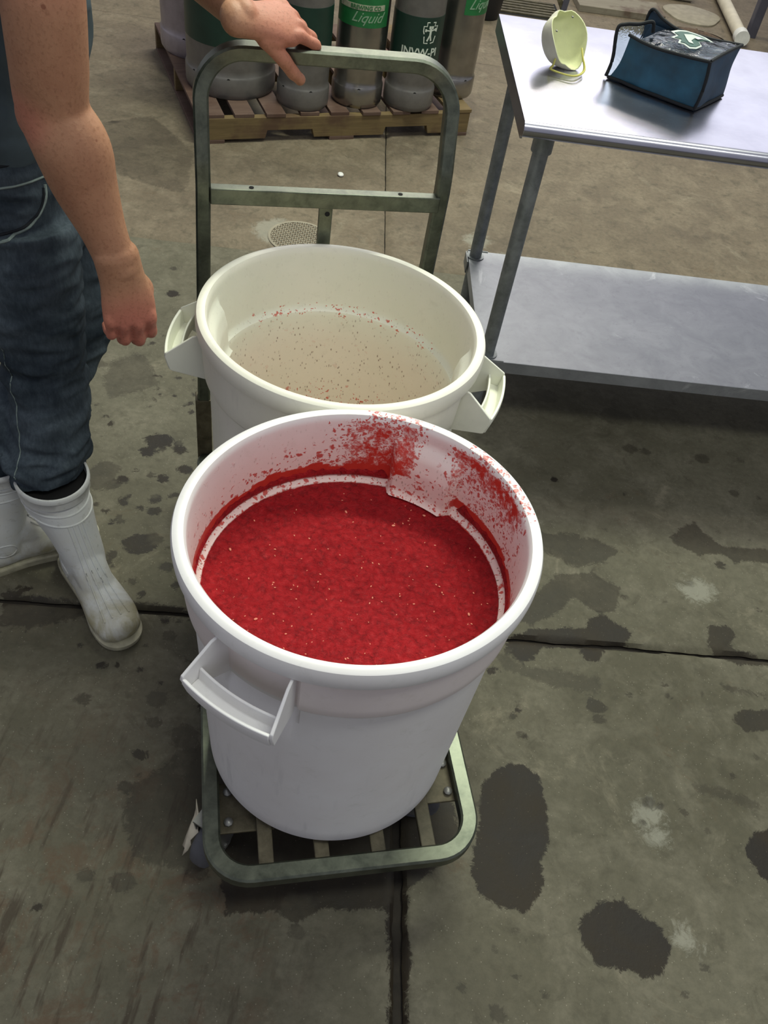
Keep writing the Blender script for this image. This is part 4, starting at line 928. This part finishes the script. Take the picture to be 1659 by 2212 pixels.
ball(bm, HC + Vector((.076, 0, -.052)), (.014, .026, .008)); ball(bm, HC + Vector((.062, 0, -.088)), (.026, .030, .020))
for s_ in (-1, 1):
    ball(bm, HC + Vector((-.010, s_ * .079, -.005)), (.020, .010, .032)); ball(bm, HC + Vector((.074, s_ * .030, .030)), (.016, .022, .008)); ball(bm, HC + Vector((.055, s_ * .042, -.022)), (.026, .022, .022))
# legs (covered by the jeans and boots)
HIP_R, KN_R, AN_R = Vector((-.79, 1.39, .92)), Vector((-.775, 1.385, .54)), Vector((-.712, 1.245, .09))
HIP_L, KN_L, AN_L = Vector((-.80, 1.58, .92)), Vector((-.765, 1.525, .57)), Vector((-.905, 1.275, .09))
for A, B, C_ in ((HIP_R, KN_R, AN_R), (HIP_L, KN_L, AN_L)): limb(bm, [(*A, .078, .078), (*B, .052, .052), (*B.lerp(C_, .28), .046, .046)], Vector((1, 0, 0)), 18)
me = remesh(bm, .0027, 5)
body = mesh_obj('body', me, M['skin'], person); body.matrix_parent_inverse = Matrix.Translation(-PO)
at = me.attributes.new('redness', 'FLOAT', 'POINT'); vals = []
for v in me.vertices:
    p = v.co; r_ = 0
    r_ = max(r_, .75 * smoothstep(.11, .03, (p - WR_R - Vector((.01, 0, -.12))).length), .45 * smoothstep(.06, .02, (p - EL_R - Vector((-.03, -.03, -.01))).length), .5 * smoothstep(.14, .05, (p - WR_L - dL * .10).length), .4 * smoothstep(1.32, 1.42, p.z) * (1 if p.y < 1.4 else 0))
    vals.append(r_)
at.data.foreach_set('value', vals)
inv = Matrix.Translation(-PO)
def part(o): o.matrix_parent_inverse = inv; return o
# thumb nail on the handle hand
bm = bmesh.new(); sdv = Vector((0, 0, 1)).cross(tvL).normalized(); upn = tvL.cross(sdv); upn = upn if upn.dot(cam.location - tipL) > 0 else -upn
Mn = Matrix.Translation(tipL - tvL * .001 + upn * .0066) @ Matrix((tvL, sdv, upn)).transposed().to_4x4() @ Matrix.Diagonal((.0088, .0068, .0022, 1)); bmesh.ops.create_uvsphere(bm, u_segments=16, v_segments=8, radius=1, matrix=Mn); part(obj('thumb_nail', bm, M['nail'], person))
for s_ in (-1, 1):
    bm = bmesh.new(); ball(bm, HC + Vector((.072, s_ * .030, .010)), (.013, .014, .008)); part(obj('eye', bm, M['eye'], person))
bm = bmesh.new(); ball(bm, HC + Vector((-.026, 0, .040)), (.103, .085, .096), seg=28); part(obj('hair', bm, M['hair'], person))

def cloth(me, amp, fz, sc, seed=0):
    me.update(); ns = [v.normal.copy() for v in me.vertices]
    for v, nn in zip(me.vertices, ns):
        q = Vector((v.co.x * sc, v.co.y * sc, v.co.z * sc * fz + seed)); w = amp(v.co)
        v.co += nn * w * (noise.noise(q) + .5 * noise.noise(q * 2.3 + Vector((3, 1, 7))) + .6 * (.5 - abs(noise.noise(q * 1.4 + Vector((9, 2, 1)))) * 2))
# jeans
bm = bmesh.new()
limb(bm, [(-.80, 1.49, 1.02, .116, .170), (-.80, 1.49, .93, .122, .182), (-.79, 1.485, .86, .112, .178)], Vector((1, 0, 0)), 30)
limb(bm, [(-.785, 1.395, .90, .112, .100), (-.778, 1.385, .75, .105, .098), (-.772, 1.375, .57, .086, .086), (-.765, 1.345, .44, .086, .084), (-.782, 1.300, .34, .084, .080), (-.774, 1.286, .300, .077, .075)], Vector((1, 0, 0)), 26, 6, capped=False)
limb(bm, [(-.795, 1.575, .90, .108, .098), (-.775, 1.550, .75, .098, .095), (-.765, 1.510, .58, .086, .086), (-.840, 1.410, .43, .082, .080), (-.888, 1.325, .335, .078, .078), (-.895, 1.312, .30, .07, .07)], Vector((1, 0, 0)), 26, 6, capped=False)
me = remesh(bm, .0055, 5); cloth(me, lambda p: .0075 + .008 * smoothstep(.52, .34, p.z) + .004 * smoothstep(.62, .52, p.z) * smoothstep(.48, .58, p.z), 2.6, 8.5, 4)
part(mesh_obj('jeans', me, M['denim'], person)); jeans_me = me
# shirt
bm = bmesh.new()
limb(bm, [(-.80, 1.495, 1.060, .128, .180), (-.80, 1.495, 1.08, .126, .178), (-.795, 1.49, 1.10, .122, .172), (-.76, 1.475, 1.28, .128, .178), (-.738, 1.468, 1.40, .117, .188), (-.72, 1.465, 1.485, .085, .12)], Vector((1, 0, 0)), 30)
for J, E_, f_ in ((SH_R, EL_R, .34), (SH_L, EL_L, .52)):
    q = J.lerp(E_, f_) + (Vector((.008, -.008, 0)) if J is SH_R else Vector((0, 0, 0)))
    limb(bm, [(-.72, 1.465, 1.455, .068, .068), (*J, .072, .072), (*q, .076, .071)], Vector((1, .25, .3)), 24, 6, capped=False)
me = remesh(bm, .0055, 5); cloth(me, lambda p: .008, 1.2, 8, 11); part(mesh_obj('shirt', me, M['shirt'], person))
from mathutils.bvhtree import BVHTree
def on_surface(me, tree, p, c, off):
    """push a guide point outwards from axis point c onto the mesh"""
    d = (p - c).normalized(); h = tree.ray_cast(c + d * .6, -d)
    return (h[0] + d * off) if h[0] is not None else None
def tree_of(me): return BVHTree.FromPolygons([v.co for v in me.vertices], [p.vertices[:] for p in me.polygons])
tj = tree_of(jeans_me)
def seam(points, c0, r_, mat, name, off=.0005):
    P = []
    for q in catmull(points, 9):
        a, z = q; c = Vector((-.79, 1.47, z)) if c0 is None else c0(z); d = Vector((cos(a), sin(a), 0)); h = tj.ray_cast(c + d * .6, -d)
        if h[0] is not None: P.append(h[0] + d * off)
    if len(P) > 2:
        bm = bmesh.new(); tube(bm, P, r_, 6); part(obj(name, bm, mat, person))
seam([(R(-46), .985), (R(-50), .955), (R(-64), .922), (R(-88), .902), (R(-105), .896)], None, .0030, M['seam'], 'pocket_edge')
seam([(R(-48), .980), (R(-53), .950), (R(-66), .925), (R(-89), .909), (R(-105), .903)], None, .0032, M['seam_dark'], 'pocket_fold', -.0005)
seam([(R(-40), 1.000), (R(-75), .996), (R(-115), .992)], None, .0022, M['seam'], 'waist_seam'); seam([(R(-30), 1.034), (R(-75), 1.030), (R(-115), 1.026)], None, .004, M['seam_dark'], 'waist_fold', -.001)
seam([(R(-128), .88), (R(-120), .75), (R(-118), .6), (R(-116), .45), (R(-112), .36)], lambda z: Vector((-.772, 1.38 - max(0, .55 - z) * .35, z)), .0014, M['seam'], 'side_seam', .0002)

# rubber boots
def boot(ankle, yaw, lean):
    """local: toe along +x, origin under the ankle; lean = shaft top offset"""
    root = bpy.data.objects.new('rubber_boot', None); link(root, person); root.location = Vector((ankle[0], ankle[1], 0)) - PO; root.rotation_euler = (0, 0, yaw)
    bm = bmesh.new(); lx, ly = lean
    limb(bm, [(-.005, 0, .075, .058, .050), (-.002, 0, .13, .056, .050), (lx * .35, ly * .35, .19, .062, .056), (lx * .7, ly * .7, .24, .073, .067), (lx, ly, .27, .079, .073), (lx, ly, .297, .083, .077)], Vector((1, 0, 0)), 30, 6, capped=False)
    limb(bm, [(-.070, 0, .048, .040, .036), (-.03, 0, .056, .046, .046), (.03, 0, .062, .046, .050), (.09, 0, .056, .052, .046), (.14, .0, .046, .057, .036), (.180, 0, .042, .051, .031)], Vector((0, 1, 0)), 26, 6)
    limb(bm, [(.02, 0, .12, .042, .05), (.075, 0, .078, .040, .034)], Vector((0, 1, 0)), 18)
    me = remesh(bm, .0035, 6)
    for v in me.vertices:
        if v.co.z < .014: v.co.z = .014
    o = mesh_obj('boot_upper', me, M['boot'], root); tr_ = tree_of(me)
    sole = [(-.118, 0), (-.108, .028), (-.08, .042), (-.03, .042), (.03, .041), (.08, .047), (.13, .055), (.175, .052), (.203, .038), (.217, .014), (.217, -.014), (.203, -.038), (.175, -.052), (.13, -.055), (.08, -.047), (.03, -.041), (-.03, -.042), (-.08, -.042), (-.108, -.028)]
    S2 = catmull([(x, y) for x, y in sole] + [sole[0]], 4)[:-1]
    bm = bmesh.new(); rings(bm, [[Vector((x * k_, y * k_, z)) for x, y in S2] for k_, z in ((.97, .0), (1, .003), (1.0, .014), (1.02, .015), (1.02, .021), (.97, .024))]); obj('sole', bm, M['sole'], root)
    bm = bmesh.new(); ring = [(lx + .0840 * cos(a), ly + .0780 * sin(a), .322) for a in [2 * pi * i / 48 for i in range(48)]]
    rings(bm, [[Vector((lx + r * cos(a) * 1.0, ly + r * sin(a) * .93, z)) for a in [2 * pi * i / 48 for i in range(48)]] for r, z in ((.081, .294), (.0850, .298), (.0855, .318), (.0880, .321), (.0880, .329), (.0855, .333), (.0815, .333), (.0800, .325), (.079, .311))]); obj('boot_collar', bm, M['boot'], root)
    bm = bmesh.new(); lathe(bm, [(0, .3125), (.0795, .3125), (.0795, .3135), (0, .3135)], 40, (lx, ly, 0), rf=lambda r, z, a: r * (1 - .035 * (1 - cos(2 * a)))); obj('boot_shade_disc', bm, M['hole'], root)  # dark disc on the solid shaft stands in for the shaded hollow
    for z0 in (.276, .252):
        P = []
        for i in range(60):
            a = 2 * pi * i / 60; k = (z0 - .08) / .24; c = Vector((lx * k, ly * k, z0)); d = Vector((cos(a), sin(a), 0)); h = tr_.ray_cast(c + d * .3, -d)
            if h[0] is not None: P.append(h[0] + d * .0003)
        bm = bmesh.new(); tube(bm, P, .0022, 6, closed=True); obj('ridge', bm, M['boot'], root)
    for yy in (-.026, -.009, .009, .026):
        P = []
        for i in range(30):
            t = i / 29
            if t < .45: z = .25 - t / .45 * .14; k = max(0, (z - .08) / .24); c = Vector((lx * k, ly * k, z)); d = Vector((1, yy * 9, 0)).normalized()
            else: u = (t - .45) / .55; c = Vector((.01 + u * .16, yy * u, .03)); d = Vector((.45 * (1 - u), yy * 3 * (1 - u) + yy * 4, 1)).normalized()
            h = tr_.ray_cast(c + d * .35, -d)
            if h[0] is not None: P.append(h[0] + d * .0002)
        if len(P) > 3: bm = bmesh.new(); tube(bm, P, .0021, 6); obj('ridge', bm, M['boot'], root)
    P = []
    for i in range(24):
        a = 2 * pi * i / 24; c = Vector((-.012 + .026 * cos(a), 0, .088 + .020 * sin(a)))
        for_ = Vector((0, -1, .1)).normalized(); h = tr_.ray_cast(c + for_ * .3, -for_)
        if h[0] is not None: P.append(h[0])
    bm = bmesh.new(); tube(bm, P, .002, 6, closed=True); obj('ridge', bm, M['boot'], root)
    return root
boot((-.692, 1.228), R(-45), (-.082, -.010))
boot((-.905, 1.262), R(40), (.035, .028))
